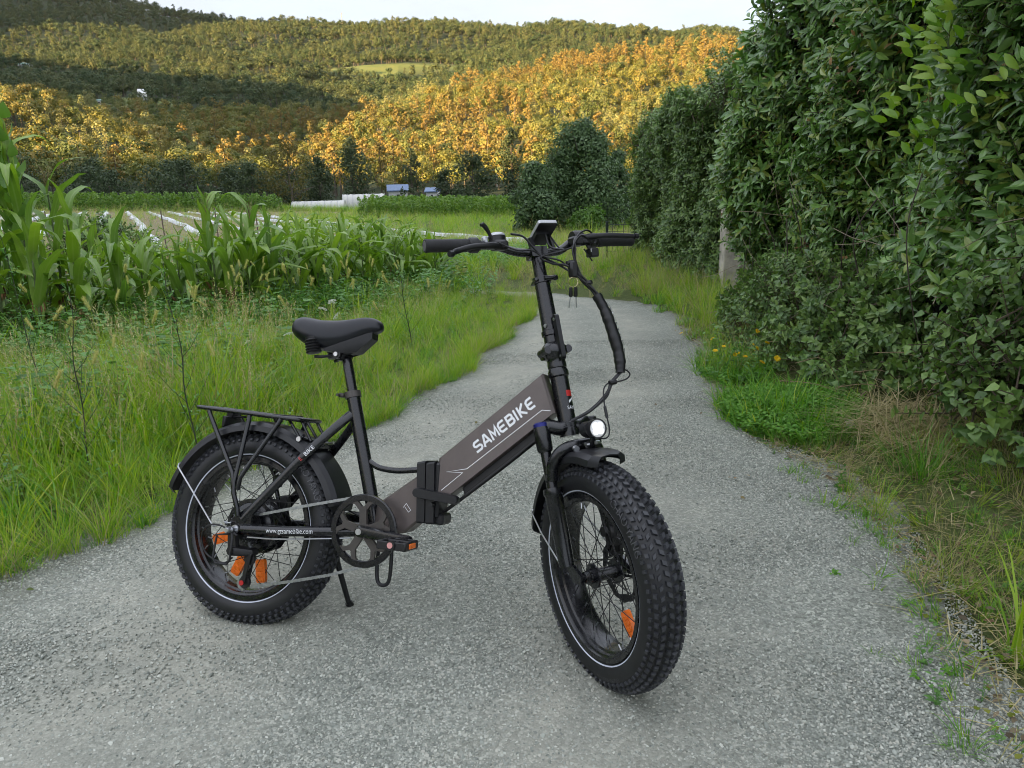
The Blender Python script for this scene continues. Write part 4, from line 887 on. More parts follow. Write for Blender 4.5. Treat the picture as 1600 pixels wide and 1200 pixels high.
def house(x, y, w_, d_, h, rh, rot, mw, mr, label, name='house', nw=2, z=None):
    o = empty(name, (x, y, (z1(x, y) if z is None else z) - .1)); o.rotation_euler = (0, 0, rot); tag(o, label, 'house' if name == 'house' else 'shed')
    b = MB(); b.box((0, 0, h / 2), (w_, d_, h)); b.prism([(-w_ / 2, h), (w_ / 2, h), (0, h + rh)], -d_ / 2, d_ / 2) if False else None; b.build('wall', mw, o, False)
    b = MB(); e = .25
    b.prism([(-d_ / 2 - e, h - .05), (0, h + rh), (d_ / 2 + e, h - .05), (d_ / 2 + e, h + .10), (0, h + rh + .16), (-d_ / 2 - e, h + .10)], -w_ / 2 - e, w_ / 2 + e, lambda x_, y_, z_: (y_, x_, z_)); b.build('roof', mr, o, False)
    b = MB(); b.prism([(-d_ / 2, h), (d_ / 2, h), (0, h + rh)], -w_ / 2, w_ / 2, lambda x_, y_, z_: (y_, x_, z_)); b.build('gable', mw, o, False)
    for i in range(nw):
        b = MB(); b.box((w_ * ((i + .5) / nw - .5), -d_ / 2 - .01, h * .55), (w_ * .16, .08, h * .34)); b.build('window', M_win, o, False)
    return o
house(-17.6, 123, 3.0, 2.6, 1.9, .9, .15, M_wallw, M_roofb, 'small white shed with a blue sheet roof behind the polytunnels', 'shed', 1)
house(-12.1, 125, 1.9, 2.2, 1.6, .6, -.1, M_wallw, M_roofb, 'tiny white hut with blue trim among the trees right of the blue roofed shed', 'shed', 1)
house(-279.5, 606, 6.0, 5.5, 5, 3.5, .3, M_wallw, M_wallw, 'white gabled house beside the shaded meadow on the hillside')
house(-312, 566, 11, 6, 3, 1.2, .1, M_wallw, M_roofg, 'long white farm building in the shaded wood, the left one', nw=4)
house(-296, 568, 9, 6, 3, 1.2, .1, M_wallw, M_roofg, 'shorter white farm building in the shaded wood, the right one', nw=3)
house(-539, 893, 13, 8, 4, 2.4, .1, M_wallw, M_roofg, 'green roofed farmhouse on the sunlit ledge at the far left')
b = MB(); b.tube([(0, 0, -.3), (0, 0, 6.2)], [.16, .11], 10); b.box((0, 0, 5.8), (1.7, .12, .12)); po = b.build('utility_pole', paint('pole_concrete', (.45, .43, .38), .9, 0, .2, 5), None, loc=(-2.1, 172, z1(-2.1, 172))); tag(po, 'pale utility pole with a crossarm at the foot of the golden hill', 'pole')
b = MB(); b.tube([(0, 0, -1), (0, 0, 30)], [.8, .35], 6)
for k in range(5): b.box((0, 0, 8 + k * 5), (2.2, 2.2, .35))
mo = b.build('radio_mast', paint('mast_steel', (.3, .3, .3), .6, .3, .1, 1), None, loc=(-299, 1500, z1(-299, 1500))); tag(mo, 'thin radio mast on the far ridge line', 'mast')

# ---- single plants of the left verge
M_fox = leaf_mat('foxtail_seed', [(.50, .50, .19), (.60, .56, .25), (.42, .46, .15)], .8, .4, .2, .6)
L = LB(); rg_ = random.Random(77)
for i in range(150):
    u = rg_.random(); a = rg_.uniform(0, 6.3); r_ = .0062 * math.sin(math.pi * (.12 + .8 * u)) ** .6; add_blade(L, (math.cos(a) * r_ * .5, math.sin(a) * r_ * .5, u * .062), (math.cos(a), math.sin(a), .9), .014, .0022, .0, 0, 2)
b = MB(); b.lathe([(0, 0), (.002, .0035), (.03, .0052), (.055, .004), (.064, 0)], (0, 0, 0), (0, 0, 1), 8)
head_me = L.mesh('seed_head', M_fox, False); core_me = b.mesh('seed_core', M_fox)
b = MB(); b.tube(spline([(0, 0, 0), (.005, 0, .4), (.03, 0, .75), (.07, 0, 1.0)], 4), [.0016] * 13, 5); fstem = b.mesh('stem', M_gr)
for i in range(90):
    y = 1.9 + 5.2 * rng.random(); d_ = .35 + 2.2 * rng.random(); x = rl(y) - d_
    if x < -4.3: continue
    h = (.40 + .24 * min(1, d_)) * rng.uniform(.8, 1.15); o = empty('foxtail_grass', (x, y, z1(x, y))); o.rotation_euler = (rng.normal(0, .1), rng.normal(0, .1), rng.uniform(0, 6.28)); tag(o, 'foxtail grass with a bristly pale seed head in the left verge', 'grass stalk', 'foxtails in the left verge')
    s_ = link('stem', fstem, o); s_.scale = (h, h, h)
    hd_ = link('seed_head', head_me, o, (.07 * h, 0, h)); hd_.rotation_euler = (0, rng.uniform(.2, .7), 0); hd_.scale = (rng.uniform(.9, 1.35),) * 3
    k2 = link('seed_core', core_me, hd_)
M_wstem = paint('dark_weed_stem', (.045, .055, .03), .8, 0, .3, 30)
wl = [(-1.42, 3.12, 1.0, 'tall thin dark stemmed weed at the gravel left of the rear wheel'), (-1.85, 3.0, .95, 'tall branched weed second from the rear wheel in the left verge'), (-1.98, 2.55, 1.02, 'tall dark weed near the left edge of the photo at the gravel'), (-1.9, 2.42, .8, 'shorter dark weed beside the one at the left edge'), (-2.55, 3.9, 1.05, 'feathery tall weed deep in the left verge below the maize'), (-.80, 5.9, .75, 'airy weed with tiny leaves beside the track behind the stem')]
for x, y, h, lb in wl:
    o = empty('weed_plant', (x, y, z1(x, y))); tag(o, lb, 'weed'); rg_ = random.Random(int(h * 1000) + int(x * 100)); b = MB(); lx_, ly_ = rg_.gauss(0, .012), rg_.gauss(0, .012); pts_ = [(lx_ * k + rg_.gauss(0, .006), ly_ * k + rg_.gauss(0, .006), h * k / 5) for k in range(6)]; sp_ = spline(pts_, 4); b.tube(sp_, np.linspace(.0042, .0012, len(sp_)), 6); L = LB()
    for k in range(16):
        u = .2 + .78 * k / 16; q = sp_[int(u * (len(sp_) - 1))]; a = k * 2.4; ln = .26 * (1.1 - u); e = q + np.array([math.cos(a) * ln * .6, math.sin(a) * ln * .6, ln * .8]); b.tube([q, (q + e) / 2 + [0, 0, -.01], e], [.0016, .0012, .0008], 4)
        for j in range(7): add_leaf(L, q + (e - q) * (j + .5) / 7, rdir(rg_, .5), .028, .008, rg_.uniform(-1, 1), .2, .2, 0, (0, 1, .7, 0))
    b.build('stem', M_wstem, o); link('foliage', L.mesh('foliage', M_wd, False), o)
M_wfl = leaf_mat('white_petals', [(.75, .75, .70), (.70, .72, .66)], .7, .3, .2); M_yfl = leaf_mat('yellow_petals', [(.80, .52, .02), (.82, .60, .03)], .6, .3, .2)
L = LB(); rg_ = random.Random(5)
for i in range(46):
    a = rg_.uniform(0, 6.3); q = .026 * rg_.random() ** .5; c_ = np.array([math.cos(a) * q, math.sin(a) * q, -.25 * q + rg_.uniform(0, .004)])
    for k in range(5): add_leaf(L, c_, (math.cos(k * 1.26), math.sin(k * 1.26), .25), .0055, .004, 0, 0, 0, 0, (0, 1, 0))
umb = L.mesh('flower_head', M_wfl, False)
L = LB()
for k in range(26): add_leaf(L, (0, 0, 0), (math.cos(k * .4833), math.sin(k * .4833), .22 + .5 * (k % 2)), .017 - .004 * (k % 2), .006, 0, .1, 0, 0, (0, 1, 1, .8, 0))
dand = L.mesh('flower_head', M_yfl, False)
def flower(x, y, h, me_, name, label, cat, group, s_=1.0):
    o = empty(name, (x, y, z1(x, y))); o.rotation_euler = (rng.normal(0, .12), rng.normal(0, .12), rng.uniform(0, 6.28)); tag(o, label, cat, group); q = link('stem', fstem, o); q.scale = (h, h, h); f = link('flower_head', me_, o, (.07 * h, 0, h)); f.rotation_euler = (.5 + rng.normal(0, .25), rng.normal(0, .25), 0); f.scale = (s_,) * 3
for i, (x, y, h, lb) in enumerate([(-1.42, 4.55, .42, 'white lacy flower beside the left end of the luggage rack'), (-1.66, 4.75, .34, 'white lacy flower left of the one by the luggage rack'), (-1.34, 4.95, .50, 'white lacy flower just below the saddle springs'), (-1.28, 5.2, .52, 'small white lacy flower right under the saddle'), (-1.2, 5.05, .44, 'white lacy flower right of the one below the saddle springs')]): flower(x, y, h, umb, 'white_flower', lb, 'flower', None, 1.15)
for i in range(13): flower(1.36 + rng.uniform(-.12, .36), 4.75 + rng.uniform(-.45, .55), rng.uniform(.12, .24), dand, 'yellow_flower', 'yellow dandelion like flower in the green patch on the right verge', 'flower', 'yellow flowers on the right verge', rng.uniform(.9, 1.4))
# ---- right verge: straw heap, gourds, grass tuft, leaves, sticks
L = LB(); rg_ = random.Random(21)
for i in range(900):
    a = rg_.uniform(0, 6.3); q = rg_.random() ** .5; x, y = math.cos(a) * q * .26, math.sin(a) * q * .36; d = rdir(rg_); d[2] = abs(d[2]) * .35 - .05; add_blade(L, (x, y, .13 * (1 - q * q) * rg_.random()), d, rg_.uniform(.12, .34), .0045, .25, 0, 3)
sh_ = link('straw_heap', L.mesh('straw_heap', M_gd, False), None, (1.86, 3.22, z1(1.86, 3.22))); tag(sh_, 'heap of dry pale stalks on the right verge behind the grass tuft', 'straw heap', kind='stuff')
for i in range(22):
    x, y = rng.uniform(1.75, 2.2), rng.uniform(2.2, 4.6); b = MB(); a = rng.uniform(0, 6.28); ln = rng.uniform(.25, .6); e = rng.uniform(.1, .9); b.tube(spline([(0, 0, 0), (math.cos(a) * ln * .5, math.sin(a) * ln * .5, ln * e * .7), (math.cos(a) * ln, math.sin(a) * ln, ln * e * .75)], 4), [.0022] * 9, 5)
    tag(b.build('dry_stalk', M_tassel, None, loc=(x, y, z1(x, y) + .02)), 'dry pale stalk sticking out of the litter below the laurel', 'stalk', 'dry stalks below the laurel')
M_gourd = paint('pale_gourd', (.42, .34, .17), .5, 0, .25, 30)
def gourd(x, y, r_, label, sq=.85):
    o = empty('gourd', (x, y, z1(x, y) + r_ * .7)); tag(o, label, 'gourd'); b = MB(); n = 30; prof = [(-r_ * sq * math.cos(a), r_ * math.sin(a)) for a in np.linspace(.12, math.pi - .12, 12)]; b.lathe(prof, (0, 0, 0), (0, 0, 1), n)
    k = len(prof)
    for j in range(n):
        for i in range(k):
            q = b.v[j * k + i]; f = 1 + .035 * math.cos(10 * 2 * math.pi * j / n); b.v[j * k + i] = (q[0] * f, q[1] * f, q[2])
    b.build('flesh', M_gourd, o, angle=80); b = MB(); b.tube([(0, 0, r_ * .7), (.004, 0, r_ * .95), (.012, 0, r_ * 1.1)], [.008, .005, .006], 7); b.build('stalk', M_husk, o); o.rotation_euler = (.5, .3, 1); return o
gourd(2.20, 3.62, .048, 'round pale ribbed gourd lying in front among the dry stalks'); gourd(2.30, 3.74, .050, 'pale gourd lying behind and above the round ribbed one'); gourd(2.36, 3.58, .040, 'small gourd half hidden right of the other two')
gt = tuft(500, 150, .12, .30, .004, [M_gl, M_gd], .11, 1.0, .9, .12, 4); gto = link('grass_tuft', gt, None, (1.66, 2.80, z1(1.66, 2.8))); tag(gto, 'fine bright green grass tuft on the right verge in front of the straw heap', 'grass tuft')
gt2 = tuft(501, 26, .12, .34, .007, [M_gr, M_gd], .04, .9, .9, .2, 4); g2 = link('grass_tuft', gt2, None, (1.27, 1.62, z1(1.27, 1.62))); tag(g2, 'sparse grass tuft at the lower right edge of the gravel', 'grass tuft')
M_lf = leaf_mat('fallen_leaves', [(.20, .12, .06), (.12, .09, .05), (.30, .20, .10), (.10, .13, .04)], .8, .1, .2)
L = LB(); rg_ = random.Random(8); add_leaf(L, (0, 0, 0), (1, 0, .08), .05, .028, 0, .25, .3); fl = L.mesh('fallen_leaf', M_lf, True)
L = LB(); add_leaf(L, (0, 0, 0), (1, 0, .3), .075, .05, .4, .1, .5); wl_ = L.mesh('white_leaf', paint('bleached_leaf', (.55, .53, .45), .7), True); wo = link('bleached_leaf', wl_, None, (1.63, 3.33, z1(1.63, 3.33) + .03)); wo.rotation_euler = (0, -.5, 2.2); tag(wo, 'pale bleached leaf standing in the litter at the foot of the clover', 'leaf')
for i in range(70):
    if i < 46: x, y = rng.uniform(1.45, 2.1), rng.uniform(1.5, 3.6)
    else: y = rng.uniform(1.5, 6.5); x = rng.uniform(rl(y) + .05, rr(y) - .05)
    o = link('fallen_leaf', fl, None, (x, y, z1(x, y) + (.022 if i >= 46 else .03))); o.rotation_euler = (rng.normal(0, .3), rng.normal(0, .2), rng.uniform(0, 6.28)); o.scale = (rng.uniform(.35, 1.0) * (.55 if i >= 46 else 1),) * 3
    tag(o, 'small brown fallen leaf on the litter of the right verge' if i < 46 else 'tiny fallen leaf lying on the gravel', 'leaf', 'fallen leaves on the right verge' if i < 46 else 'fallen leaves on the gravel')
# ---- loose stones on the gravel
def stone(seed):
    rg_ = random.Random(seed); b = MB(); b.hull([np.array(rdir(rg_)) * np.array([1, .8, .62]) * rg_.uniform(.75, 1.1) for _ in range(11)]); return b
M_st = leaf_mat('gravel_stones', [(.18, .195, .168), (.27, .29, .25), (.36, .38, .33), (.54, .55, .48), (.21, .228, .198), (.31, .33, .285), (.44, .435, .37)], .85, 0, .3, .0)
stones = [stone(600 + i).mesh('stone', M_st, True, 55) for i in range(6)]
n = 300000; yy = 1.15 + 4.9 * rng.random(n) ** 1.55; fr = rng.random(n); ed = np.abs(fr - .5) * 2
trk_ = np.interp(fr, [0, .08, .22, .34, .46, .55, .64, .74, .86, 1], [1, .9, .30, .38, .9, .9, .32, .42, 1, 1]); keep = rng.random(n) < trk_ * (.8 + .2 * np.sin(yy * 2.3 + fr * 9) * np.sin(fr * 23 + yy)); yy, fr = yy[keep], fr[keep]
x0 = np.array([rl(q) for q in yy]); x1 = np.array([rr(q) for q in yy]); xx = x0 - .08 + (x1 - x0 + .16) * fr
ff_ = np.clip((xx - x0) / (x1 - x0), 0, 1); zz = zt(xx, yy) + .004 + .012 * np.sin(ff_ * math.pi)
sz = .0026 + .0034 * rng.random(len(yy)) ** 2.0 + .004 * (rng.random(len(yy)) < .01)
scatter('loose_gravel', np.stack([xx, yy, zz + sz * .12], 1), rng.uniform(0, 6.28, (len(yy), 3)) * np.array([.15, .15, 1]), sz, rng.integers(0, 6, len(yy)), stones)
# ================================================================ the bicycle (x forward, y to its left, z up, origin under the rear axle)
BX, BY, BA, LEAN = -0.7929, 1.903, 0.3126, 0.336
WB, WR, RAKE, HA, STEER = 1.0579, 0.2842, 0.0513, 1.3204, 0.8596
M_blk = paint('black_painted_metal', (.005, .0055, .007), .26, 0, .25, 30, spec=.55, coat=.2)
M_blk2 = paint('black_satin_metal', (.012, .0125, .014), .38, 0.2, .2, 60)
M_plastic = paint('black_plastic', (.007, .007, .008), .42, 0, .2, 40, .06, 900)
M_grey = paint('warm_grey_frame_paint', (.125, .105, .098), .38, .35, .08, 18)
M_spider = paint('bronze_grey_alloy', (.072, .065, .059), .45, .4, .12, 30)
M_rub = paint('tyre_rubber', (.032, .034, .039), .5, 0, .35, 14, .15, 500)
M_rubw = paint('tyre_wall_rubber', (.009, .0095, .011), .48, 0, .3, 9, .08, 300)
M_grip = paint('grip_rubber', (.017, .017, .018), .7, 0, .2, 50, .3, 1200)
M_steel = paint('zinc_plated_steel', (.55, .56, .58), .32, 1, .12, 60)
M_chain = paint('chain_steel', (.34, .355, .36), .42, 1, .3, 80)
M_disc = paint('brake_disc_steel', (.10, .10, .105), .4, 1, .2, 60)
M_white = paint('white_print', (.78, .79, .80), .45, 0, .05, 40)
M_stripe = paint('reflective_stripe', (.55, .58, .66), .35, 0, .06, 40)
M_orange = paint('orange_reflector', (.85, .17, .012), .28, 0, .2, 60, .3, 600)
M_red = paint('red_print', (.45, .02, .02), .4, 0, .1, 40)
M_blue = paint('blue_anodised_cap', (.012, .016, .16), .35, .3, .1, 40)
M_fender = paint('fender_plastic', (.010, .0105, .0125), .4, 0, .15, 12, .03, 700)
M_saddle = paint('saddle_leatherette', (.006, .007, .011), .33, 0, .15, 20, .1, 1400)
M_silverb = paint('silver_plastic', (.50, .51, .53), .3, .4, .05, 40)
M_logo = paint('grey_print', (.55, .56, .56), .5, 0, .1, 40)
M_dimprint = paint('embossed_grey_lettering', (.075, .075, .08), .6, 0, .1, 40)
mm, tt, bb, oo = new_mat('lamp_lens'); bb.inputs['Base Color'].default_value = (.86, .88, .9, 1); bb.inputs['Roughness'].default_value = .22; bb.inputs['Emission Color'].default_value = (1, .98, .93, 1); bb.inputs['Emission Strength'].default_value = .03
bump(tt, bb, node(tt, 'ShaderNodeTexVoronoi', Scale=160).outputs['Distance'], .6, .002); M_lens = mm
mm, tt, bb, oo = new_mat('display_glass'); bb.inputs['Base Color'].default_value = (.01, .01, .012, 1); bb.inputs['Roughness'].default_value = .08; M_glass = mm

bike = empty('electric_bicycle')
tag(bike, 'black and grey fat tyre folding electric bicycle leaning on its kickstand on the gravel track', 'bicycle')
ca, sa, cl, sl_ = math.cos(BA), math.sin(BA), math.cos(LEAN), math.sin(LEAN)
Bm = Matrix(((ca, sa, 0), (-sa, ca, 0), (0, 0, 1))); Lm = Matrix(((1, 0, 0), (0, cl, sl_), (0, -sl_, cl)))
BM = (Matrix.Translation((BX, BY, 0)) @ (Bm @ Lm).to_4x4()); bike.matrix_world = BM
AXv = np.array([-math.cos(HA), 0, math.sin(HA)]); NV = np.array([math.sin(HA), 0, math.cos(HA)])
AP = np.array([WB, 0, WR]) - NV * RAKE
def P(s, n_=0.0, lat=0.0): return AP + AXv * s + NV * n_ + np.array([0, lat, 0])
SM = Matrix.Translation(AP) @ Matrix.Rotation(-STEER, 4, Vector(AXv)) @ Matrix.Translation(-Vector(AP))
def part(name, me, parent=bike, steer=False):
    o = bpy.data.objects.new(name, me); C.objects.link(o); o.parent = parent
    if steer: o.matrix_local = SM
    return o
def text_mesh(txt, size, fn, name, mat_, ext=0.0):
    cu = bpy.data.curves.new(name, 'FONT'); cu.body = txt; cu.size = size; cu.resolution_u = 3
    o = bpy.data.objects.new(name, cu); C.objects.link(o)
    dg = bpy.context.evaluated_depsgraph_get(); me = bpy.data.meshes.new_from_object(o.evaluated_get(dg))
    bpy.data.objects.remove(o); bpy.data.curves.remove(cu)
    for v in me.vertices: v.co = Vector(fn(v.co.x, v.co.y))
    me.materials.clear(); me.materials.append(mat_); me.name = name
    return me
def mirror_y(pts): return [(x, -y, z) for x, y, z in pts]

# ---- frame
b = MB()
def boxtube(b, a, c, wy, wz, wz2=None):
    """rectangular tube from a to c in the x,z plane, wy wide, wz tall, ends chamfered"""
    a = np.array(a); c = np.array(c); d = (c - a) / np.linalg.norm(c - a); nn = np.array([-d[1], d[0]]); wz2 = wz2 or wz
    P8 = []
    for (q, h) in ((a, wz), (c, wz2)):
        for sy in (-1, 1):
            for sz in (-1, 1):
                e = min(.006, wy * .2)
                for (yy, zz) in ((sy * (wy / 2 - e), sz * h / 2), (sy * wy / 2, sz * (h / 2 - e))):
                    r_ = q + nn * zz; P8.append((r_[0], yy, r_[1]))
    return b.hull(P8)
b.tube([(.393, 0, .315), (.2795, 0, .690)], .0195, 20)                                  # seat tube
b.lathe([(-.036, .0), (-.036, .022), (.036, .022), (.036, 0)], (.388, 0, .315), (0, 1, 0), 20)   # bottom bracket shell
b.tube(spline([(.352, 0, .500), (.384, 0, .486), (.438, 0, .482), (.505, 0, .490)], 6), .0085, 12)      # curved brace
F_frame = part('frame', b.mesh('frame', [M_blk]))
# main tube and rear stub, side outlines measured on the photograph
b = MB()
def chamf(poly, hw, e=.007):
    cx = sum(p_[0] for p_ in poly) / len(poly); cz = sum(p_[1] for p_ in poly) / len(poly); pts = []
    for x, z in poly:
        dx, dz = x - cx, z - cz; L = math.hypot(dx, dz); k = (L - e) / L
        for s_ in (-1, 1): pts += [(x, s_ * (hw - e), z), (cx + dx * k, s_ * hw, cz + dz * k)]
    return pts
b.hull(chamf([(.574, .527), (.846, .768), (.886, .668), (.600, .418), (.574, .412)], .035))
main = part('main_tube', b.mesh('main_tube', [M_grey], angle=25))
b = MB(); b.hull(chamf([(.400, .388), (.517, .476), (.548, .372), (.490, .318), (.395, .300)], .033))
part('rear_tube', b.mesh('rear_tube', [M_grey], angle=25))
# downside cable channel under the main tube
b = MB(); b.hull(chamf([(.64, .4515), (.868, .6505), (.878, .636), (.65, .430)], .014, .004))
for k in range(3): b.tube(spline([(.59, -.012 + .012 * k, .385), (.66, -.02 + .01 * k, .440), (.76, -.015 + .012 * k, .527), (.88, -.01 + .01 * k, .632), (.93, 0, .650)], 5), .0032, 6)
part('cable_cover', b.mesh('cable_cover', [M_plastic]))
# folding hinge
b = MB()
for x0, x1 in ((.517, .5415), (.5435, .568)):
    b.hull(chamf([(x0, .512), (x1, .518), (x1 + .012, .352), (x0 + .012, .350)], .046, .005))
b.box((.575, 0, .44), (.02, .074, .15), None, .006)
b.box((.582, .0, .365), (.036, .06, .03), None, .005)
hinge = part('folding_hinge', b.mesh('folding_hinge', [M_blk2], angle=25))
b = MB(); b.hull([(x + r * math.cos(a * .5236 + .26), y, z + r * math.sin(a * .5236 + .26)) for x, z, r0 in ((.532, .4325, .0130), (.638, .4225, .0115)) for a in range(12) for y, r in ((-.067, r0 * .88), (-.062, r0), (-.0475, r0))])
b.cyl((.575, -.05, .405), (.575, -.066, .405), .006, 10)
part('latch', b.mesh('latch', [M_blk2]), hinge)
for z in (.388, .30):
    pass
# head tube
b = MB(); b.lathe([(.372, .0), (.372, .026), (.384, .027), (.388, .0235), (.506, .0235), (.510, .027), (.522, .027), (.530, .024), (.530, 0)], AP, AXv, 28)
head = part('head_tube', b.mesh('head_tube', [M_blk]))
# seat stays, chain stays
b = MB()
for s_ in (-1, 1):
    b.tube(spline([(.017, s_ * .088, .312), (.10, s_ * .078, .408), (.19, s_ * .066, .512), (.268, s_ * .036, .600), (.288, s_ * .012, .630)], 5), [.0135] * 21, 12, flat=.62, up=(0, 1, 0) if False else None)
    b.hull([(x + dx, s_ * .086 + dy, z + dz) for x, z in ((-.012, .302), (.035, .338), (.035, .282)) for dx, dz in ((-.014, 0), (.012, 0), (0, .014), (0, -.014)) for dy in (-.0035, .0035)])
b.box((.195, 0, .532), (.02, .125, .018), None, .004)
stays = part('seat_stays', b.mesh('seat_stays', [M_blk]))
b = MB()
for s_ in (-1, 1): b.tube([(.02, s_ * .088, .286), (.16, s_ * .082, .294), (.30, s_ * .062, .306), (.385, s_ * .035, .313)], .0145, 12)
cstays = part('chain_stays', b.mesh('chain_stays', [M_blk]))
b = MB(); b.tube(spline([(.05, -.104, .268), (.14, -.100, .272), (.26, -.08, .284), (.34, -.05, .292)], 4), .0022, 6)
part('gear_cable', b.mesh('gear_cable', [M_steel]))
# printed words
LS = {'S': [[(.76, .90), (.2, .90), (.06, .78), (.06, .62), (.2, .51), (.62, .49), (.76, .38), (.76, .22), (.62, .10), (0, .10)]],
      'A': [[(0, 0), (.33, .92), (.47, .92), (.80, 0)], [(.2, .30), (.6, .30)]],
      'M': [[(.06, 0), (.10, .93), (.43, .30), (.76, .93), (.80, 0)]],
      'E': [[(.78, .91), (.24, .91), (.07, .76), (.07, .24), (.24, .09), (.78, .09)], [(.07, .5), (.7, .5)]],
      'B': [[(.09, .91), (.58, .91), (.71, .80), (.71, .64), (.6, .51)], [(.09, .09), (.62, .09), (.76, .20), (.76, .40), (.62, .51), (.09, .51)], [(.09, 0), (.09, 1)]],
      'I': [[(.1, 0), (.1, 1)]], 'K': [[(.09, 0), (.09, 1)], [(.74, 1), (.16, .5), (.78, 0)]],
      '7': [[(0, .5), (.55, 1), (1.5, .0), (1.0, -.3), (.45, .45)]]}
def ribbon(b, pts, t, fn, off=0.0):
    Q = np.array(pts, float); k = len(Q); L = []; Rr = []
    for i in range(k):
        d0 = Q[i] - Q[i - 1] if i else Q[1] - Q[0]; d1 = Q[i + 1] - Q[i] if i < k - 1 else Q[-1] - Q[-2]
        d0 /= np.linalg.norm(d0); d1 /= np.linalg.norm(d1); n0 = np.array([-d0[1], d0[0]]); n1 = np.array([-d1[1], d1[0]])
        mv = n0 + n1; mv /= np.linalg.norm(mv); s_ = t / 2 / max(.45, mv @ n0); L.append(Q[i] + mv * s_); Rr.append(Q[i] - mv * s_)
    vs = [fn(q[0], q[1], off) for q in L] + [fn(q[0], q[1], off) for q in Rr]
    b.add(vs, [(i, i + 1, k + i + 1, k + i) for i in range(k - 1)])
def word(b, txt, fn, t=.2, adv=1.0, shear=.12):
    x = 0
    for ch in txt:
        for j, st in enumerate(LS[ch]): ribbon(b, [(x + px + shear * py, py) for px, py in st], t, fn, j * .0002)
        x += (.42 if ch == 'I' else adv)
    return x
def on_plane(o, u, v, lat):
    o, u, v = np.array(o), np.array(u), np.array(v)
    return lambda x, y, off=0: (o[0] + u[0] * x + v[0] * y, lat - off, o[1] + u[1] * x + v[1] * y)
b = MB(); u = np.array([.1497, .1331]); Lw = np.linalg.norm(u); u /= Lw; v = np.array([-u[1], u[0]])
k_ = Lw / 7.2
word(b, 'SAMEBIKE', on_plane((.6846, .5479), u * k_, v * .0305, -.0356), .205)
part('lettering', b.mesh('lettering', [M_white], False, fix=False), main)
b = MB(); ribbon(b, [(.8744, .6717), (.8517, .6722), (.6578, .5054), (.6004, .4926), (.6466, .4941), (.5899, .4427)], .0017, lambda x, z, o_: (x, -.0356 - o_, z))
part('pinstripe', b.mesh('pinstripe', [M_white], False, fix=False), main)
b = MB(); ribbon(b, [(.483, .387), (.4906, .3985), (.505, .382), (.499, .376), (.487, .389)], .0012, lambda x, z, o_: (x, -.0337 - o_, z))
part('emblem', b.mesh('emblem', [M_white], False, fix=False), F_frame)
def on_cstay(x, y):
    X_ = .104 + x * .80; q = [np.interp(X_, [.02, .16, .30, .385], v) for v in ([.088, .082, .062, .035], [.286, .294, .306, .313])]; dz = y - .0052
    return (X_, -q[0] - math.sqrt(max(1e-6, .0148 ** 2 - dz * dz)) - .0008, q[1] + dz)
me = text_mesh('www.gzsamebike.com', .0195, on_cstay, 'lettering', M_white)
part('lettering', me, cstays)
def on_stay(x, y):
    dx, dz = .65, .76; t_ = np.array([dx, dz]); t_ /= np.linalg.norm(t_); n2 = np.array([-t_[1], t_[0]])
    q = np.array([.190, .5065]) + t_ * x + n2 * (y - .0058); return (q[0], -.0785 + .22 * x, q[1])
part('lettering', text_mesh('BIKE', .0175, on_stay, 'lettering', M_white), stays)
part('lettering', text_mesh('E', .0175, lambda x, y: on_stay(x - .019, y), 'lettering', M_red), stays)
def on_head(x, y):
    a = 1.05 - x / .0238; r_ = .0239
    q = P(.418 + y, math.cos(a) * r_, -math.sin(a) * r_); return tuple(q)
part('lettering', text_mesh('SAMEBIKE', .0125, on_head, 'lettering', M_white), head)
b = MB(); gfn = lambda x, y, o_=0: on_head(x, y)
for k in range(6):
    x0, x1 = .004 + k * .0035, .0075 + k * .0035
    b.add([on_head(x0, .034), on_head(x1, .034), on_head(x1, .050 + .0 * k), on_head(x0, .050)], [(0, 1, 2, 3)])
part('emblem', b.mesh('emblem', [M_red], False, fix=False), head)
b = MB()
for k in range(6):
    x0, x1 = .008 + k * .003, .011 + k * .003
    b.add([on_head(x0, .016 + k * .002), on_head(x1, .018 + k * .002), on_head(x1, .0245 + k * .0015), on_head(x0, .023 + k * .0015)], [(0, 1, 2, 3)])
part('emblem', b.mesh('emblem', [M_white], False, fix=False), head)

# ---- seat
b = MB(); b.tube([(.2815, 0, .683), (.252, 0, .784), (.250, 0, .792)], [.0145, .0145, .011], 18); b.tube([(.250, 0, .790), (.243, 0, .815)], .011, 14)
part('seatpost', b.mesh('seatpost', [M_blk]))
sd_ = np.array([-.077, 0, .266]); sd_ /= np.linalg.norm(sd_)
b = MB(); b.lathe([(-.009, .0195), (-.009, .0235), (.009, .0235), (.009, .0195)], (.2805, 0, .6855), sd_, 22, closed=True)
b.box((.252, -.012, .682), (.018, .016, .013), None, .003); b.cyl((.247, -.03, .682), (.247, .03, .682), .004, 8)
part('seat_clamp', b.mesh('seat_clamp', [M_spider]))
st = [(.070, .040, .872, .858), (.076, .068, .893, .846), (.092, .080, .906, .834), (.115, .087, .910, .822), (.145, .088, .906, .812), (.175, .081, .901, .806), (.205, .067, .8985, .804), (.232, .056, .899, .810), (.258, .043, .903, .822), (.284, .036, .908, .838), (.310, .032, .911, .852), (.335, .028, .908, .862), (.350, .020, .899, .868), (.3575, .009, .886, .874)]
st = [(.2 - (.2 - x) * .84 if x < .2 else x, hw * (.90 if x < .2 else .96), zt_q, zb_q) for x, hw, zt_q, zb_q in st]
b = MB(); rings = []; K = 22
